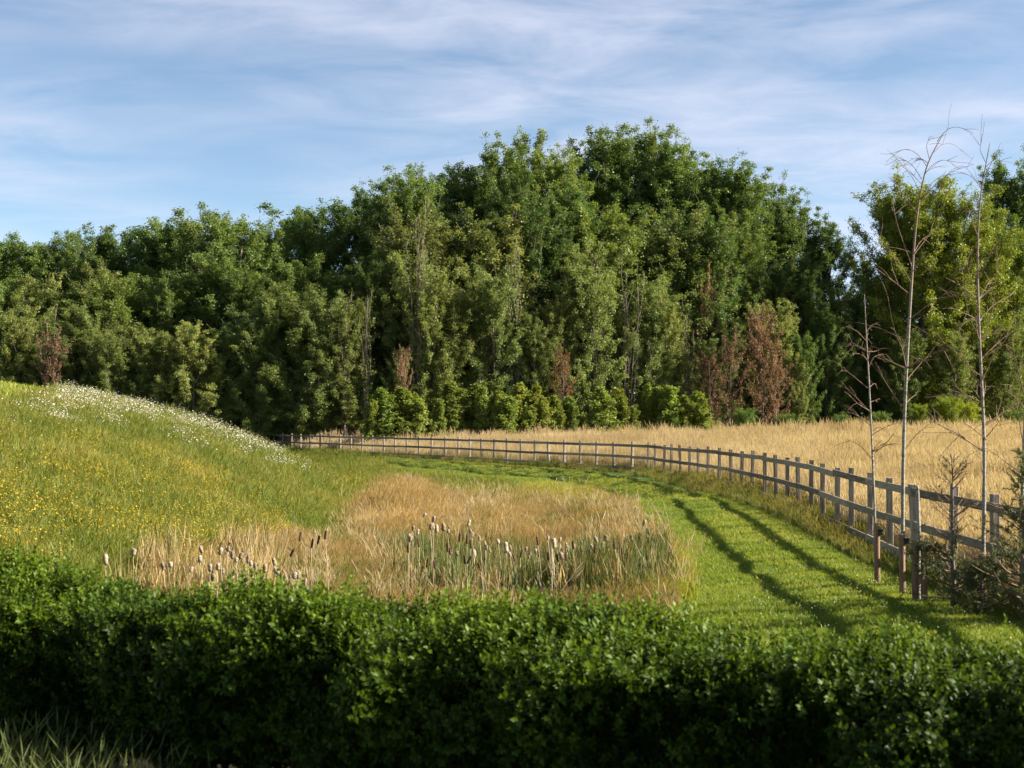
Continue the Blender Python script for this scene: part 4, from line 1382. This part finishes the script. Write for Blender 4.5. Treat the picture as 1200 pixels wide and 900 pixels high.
# right-hand willows and their neighbours
for (kd, px, tp, d, nm, lb, tn, w) in [
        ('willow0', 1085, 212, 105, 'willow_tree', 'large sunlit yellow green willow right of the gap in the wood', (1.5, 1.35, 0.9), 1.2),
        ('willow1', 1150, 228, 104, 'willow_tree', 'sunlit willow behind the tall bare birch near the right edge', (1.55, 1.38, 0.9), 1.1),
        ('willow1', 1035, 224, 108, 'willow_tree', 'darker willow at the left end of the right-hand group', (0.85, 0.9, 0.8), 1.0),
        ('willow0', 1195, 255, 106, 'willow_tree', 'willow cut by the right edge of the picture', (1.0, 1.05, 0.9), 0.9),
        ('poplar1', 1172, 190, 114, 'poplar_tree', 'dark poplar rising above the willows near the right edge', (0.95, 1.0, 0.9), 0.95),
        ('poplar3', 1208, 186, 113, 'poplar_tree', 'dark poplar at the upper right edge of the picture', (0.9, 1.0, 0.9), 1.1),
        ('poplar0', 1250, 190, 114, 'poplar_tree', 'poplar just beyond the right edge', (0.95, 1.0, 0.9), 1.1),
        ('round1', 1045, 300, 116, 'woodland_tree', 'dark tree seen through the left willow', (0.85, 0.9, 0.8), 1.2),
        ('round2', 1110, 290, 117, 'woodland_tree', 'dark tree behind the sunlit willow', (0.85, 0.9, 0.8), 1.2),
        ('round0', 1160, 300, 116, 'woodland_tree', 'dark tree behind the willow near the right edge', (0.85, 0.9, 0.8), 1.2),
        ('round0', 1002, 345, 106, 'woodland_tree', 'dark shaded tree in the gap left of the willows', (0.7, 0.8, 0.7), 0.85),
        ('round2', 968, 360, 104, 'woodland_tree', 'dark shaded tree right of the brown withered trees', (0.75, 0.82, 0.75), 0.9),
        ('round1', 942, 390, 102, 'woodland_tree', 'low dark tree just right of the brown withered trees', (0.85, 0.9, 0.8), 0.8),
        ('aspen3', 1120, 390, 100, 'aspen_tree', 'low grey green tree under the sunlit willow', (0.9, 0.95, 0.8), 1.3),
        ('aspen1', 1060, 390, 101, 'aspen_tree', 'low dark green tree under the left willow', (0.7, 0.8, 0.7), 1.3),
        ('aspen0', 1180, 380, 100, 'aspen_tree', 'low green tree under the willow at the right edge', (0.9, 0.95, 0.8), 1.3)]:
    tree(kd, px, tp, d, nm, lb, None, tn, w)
for (px, tp, w, tn, lb) in [(1108, 464, 0.75, (1.9, 1.55, 0.35), 'yellow flowering bush at the far edge of the meadow, right side'), (1138, 470, 0.6, (1.7, 1.45, 0.4), 'yellow green low bush right of the yellow flowering one'),
                            (1082, 473, 0.5, (1.7, 1.5, 0.4), 'small yellow bush left of the yellow flowering one'), (920, 484, 0.8, (1.0, 1.0, 0.9), 'low green bush below the brown withered trees'),
                            (985, 484, 0.8, (0.8, 0.9, 0.8), 'low dark bush at the meadow edge below the gap'), (1030, 482, 0.8, (0.85, 0.95, 0.8), 'low dark bush at the meadow edge left of the yellow bushes'),
                            (1190, 480, 0.8, (0.9, 1.0, 0.8), 'low green bush at the meadow edge by the right edge'), (870, 478, 0.8, (1.0, 1.1, 0.9), 'low green bush right of the bright saplings')]:
    tree('bush0' if px % 2 else 'bush1', px, tp, 96.0, 'meadow_bush', lb, None, tn, w * 1.6, cat='bush')

WORDS = ['leftmost', 'second from left', 'third from left', 'fourth from left', 'fifth from left', 'sixth from left', 'seventh from left', 'eighth from left',
         'ninth from left', 'tenth from left', 'eleventh from left', 'twelfth from left', 'thirteenth from left']
rows = {}
for o in COL.objects:
    g_ = o.get('group', '')
    if g_.startswith(('skyline trees', 'front aspens')):
        rows.setdefault((g_, o['label']), []).append(o)
for (g_, lb), lst in rows.items():
    if len(lst) > 1:
        lst.sort(key=lambda o: o.location.x / o.location.y)
        for o, w_ in zip(lst, WORDS):
            o['label'] = '%s: %s' % (w_, lb)

# ------------------------------------------------------------------ hedge
hA, hB = np.array([-5.2, 9.75]), np.array([4.6, 5.45])          # front-top edge line
hd_len = np.hypot(*(hB - hA))
hdir = (hB - hA) / hd_len
hnorm = np.array([hdir[1], -hdir[0]])                             # towards the camera
if hnorm[1] > 0: hnorm = -hnorm
hedge = link('privet_hedge', None, loc=(0, 7.4, gz(0, 7.4)))
tag(hedge, 'dense dark green privet hedge across the foreground', 'hedge')
ho = np.array(hedge.location)


def sprig(name, seed, n=16, ln=0.13, leaf=0.0175):
    r = np.random.default_rng(seed)
    V, Fc, LT, rnd = [], [], [], []
    k = 0
    bend = r.normal(0, 0.02, 2)
    for i in range(n):
        t = (i + 0.6) / n
        p = np.array([bend[0] * t * t, bend[1] * t * t, ln * t])
        az = (i % 2) * math.pi + (i // 2) * math.pi / 2 + r.normal(0, .25)
        el = r.uniform(0.35, 0.9) + 0.5 * (t > 0.85)
        dv = np.array([math.cos(az) * math.cos(el), math.sin(az) * math.cos(el), math.sin(el)])
        sdv = np.cross(dv, [0, 0, 1]); sdv /= np.linalg.norm(sdv) + 1e-9
        nn = np.cross(sdv, dv)
        s = leaf * r.uniform(0.75, 1.25) * (1.0 - 0.3 * (t > 0.85))
        tip = p + dv * s * 2.0 - nn * s * 0.25
        m = p + dv * s * 0.95
        V += [p, m + sdv * s * 0.62 + nn * s * 0.16, tip, m - sdv * s * 0.62 + nn * s * 0.16, m]
        Fc += [k, k + 1, k + 4, k + 1, k + 2, k + 4, k + 2, k + 3, k + 4, k + 3, k, k + 4]
        LT += [3, 3, 3, 3]
        q = np.clip(0.25 + 0.55 * t + r.normal(0, .15), 0, 1)
        rnd += [q] * 4
        k += 5
    # the twig itself
    V += [np.array([-0.0016, 0, -0.05]), np.array([0.0016, 0, -0.05]), np.array([bend[0], bend[1], ln])]
    Fc += [k, k + 1, k + 2]; LT.append(3); rnd.append(0.1)
    return mesh_np(name, np.array(V), Fc, LT, M['hedge'], {'rnd': ('FACE', rnd)})


sprigs = [sprig('hedge_sprig', 700 + i, n=int(rng.integers(18, 26)), ln=rng.uniform(0.15, 0.22)) for i in range(6)]
nS = 56000
ss = rng.uniform(0, hd_len, nS)
HW, HBOT = 0.95, -0.04
HTOP = 0.915 - 0.20 * ss / hd_len
# surface positions on an uneven rounded box section: front face, top, rounded edge
sec = rng.random(nS)
lump = lambda s_, w_, sc_, sd2: vnoise(s_, w_, sc_, sd2) - 0.5
arc = np.where(sec < 0.54, 0, np.where(sec < 0.84, 1, 2))
front_h = HBOT + (HTOP - HBOT) * rng.random(nS) ** 0.85
top_w = rng.random(nS)
dep = np.abs(rng.normal(0, 0.10, nS)) + 0.0
dep = np.where(rng.random(nS) < 0.25, rng.uniform(0.05, 0.4, nS), dep)
bulge = 0.55 * lump(ss, front_h, 0.45, 111) + 0.30 * lump(ss, front_h, 0.2, 112)
hump = 0.26 * lump(ss, top_w * HW, 0.62, 113) + 0.20 * lump(ss, top_w * HW, 0.26, 114)
wf_ = np.where(arc == 0, -bulge + dep + 0.16 * sst(HTOP - 0.25, HTOP, front_h) + 0.30 * (1 - front_h / HTOP) ** 1.3, np.where(arc == 1, top_w * HW, HW + 0.5 * bulge - dep - 0.1))
hf_ = np.where(arc != 1, front_h, HTOP + hump - dep - 0.13 * np.exp(-top_w * HW / 0.10))
base_xy = hA[None, :] + hdir[None, :] * ss[:, None] - hnorm[None, :] * wf_[:, None]
gh = terrain(base_xy[:, 0], base_xy[:, 1])
pts = np.stack([base_xy[:, 0], base_xy[:, 1], gh * 0.0 + 0.05 + hf_], 1)
# stray longer shoots on top
nst = 1500
s2 = rng.uniform(0, hd_len, nst); w2 = rng.random(nst) * HW * 0.9
hp = 0.26 * lump(s2, w2, 0.62, 113) + 0.20 * lump(s2, w2, 0.26, 114)
xy2 = hA[None, :] + hdir[None, :] * s2[:, None] - hnorm[None, :] * w2[:, None]
pts2 = np.stack([xy2[:, 0], xy2[:, 1], 0.05 + 0.915 - 0.20 * s2 / hd_len + hp + rng.uniform(-0.02, 0.09, nst) * rng.random(nst)], 1)
# outward direction -> rotation
nor = np.zeros((nS, 3))
fb = np.where(arc == 0, 1.0, np.where(arc == 2, -1.0, 0.0))
nor[:, 0] = hnorm[0] * fb; nor[:, 1] = hnorm[1] * fb; nor[:, 2] = np.where(arc != 1, 0.75, 1.0)
nor += rng.normal(0, 0.45, (nS, 3))
nor2 = np.tile([0, 0, 1.0], (nst, 1)) + rng.normal(0, 0.25, (nst, 3))
allp = np.concatenate([pts, pts2]); alln = np.concatenate([nor, nor2])
alln /= np.linalg.norm(alln, axis=1)[:, None]
# Euler XYZ with the sprig's Z axis along alln (tilt about Y, then turn about Z)
th = np.arccos(np.clip(alln[:, 2], -1, 1)); ph = np.arctan2(alln[:, 1], alln[:, 0])
rot = np.stack([np.zeros_like(th), th, ph], 1)
scl = rng.uniform(0.8, 1.25, len(allp))
inner = np.concatenate([dep, np.zeros(nst)])
tn_ = 0.15 + 0.58 * sst(0.62, 1.0, allp[:, 2]) - 0.5 * sst(0.08, 0.3, inner) + 0.55 * (vnoise(allp[:, 0] * 1.0, allp[:, 2] * 1.0 + allp[:, 1], 0.35, 117) - 0.5) + rng.normal(0, .12, len(allp))  # sunlit top and shaded hollows of the hedge put into the leaf tint
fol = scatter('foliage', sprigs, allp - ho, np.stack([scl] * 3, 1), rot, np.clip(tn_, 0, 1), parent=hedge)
tag(fol, kind='stuff')
st_ = Tubes()
for i in range(150):
    s0 = rng.uniform(0, hd_len); w0 = rng.uniform(0.45, 0.75)
    b2 = hA + hdir * s0 - hnorm * w0
    p = np.array([b2[0], b2[1], gz(b2[0], b2[1]) - 0.05])
    for j in range(3):
        dv = np.append(rng.normal(0, 0.12, 2), 1.0)
        e_ = p + dv * rng.uniform(0.5, 0.72)
        mid = (p + e_) / 2 + rng.normal(0, 0.03, 3)
        st_.add(np.array([p, mid, e_]) - ho, [0.012, 0.008, 0.003], 5, cap=False)
link('branches', st_.mesh('hedge_branches', M['bark']), hedge)

# ------------------------------------------------------------------ long grass in the lower left corner
fg = [tuft('long_grass_tuft', M['fgrass'], 16, (0.10, 0.46), 0.13, 0.0020, 0.65, head=0.35, head_w=0.0042, seed=800 + i, seg=4) for i in range(5)]
n = 5200
s0 = rng.uniform(0, 9, n); w0 = rng.uniform(0.12, 2.2, n)
xy = hA[None, :] + hdir[None, :] * s0[:, None] + hnorm[None, :] * w0[:, None]
k = (s0 < 4.6 - 0.9 * (w0 < 0.5)) | (rng.random(n) < 0.25)
x, y, s0, w0 = xy[k, 0], xy[k, 1], s0[k], w0[k]
sc = np.interp(s0, [2.0, 2.8, 3.4, 4.2, 5], [1.05, 1.0, 0.8, 0.6, 0.5])
finish('long_grass', fg, x, y, sc, 0.4 + JIT(len(x), 0.2), 'long pale grass with seed heads at the foot of the hedge, lower left', 'grass')
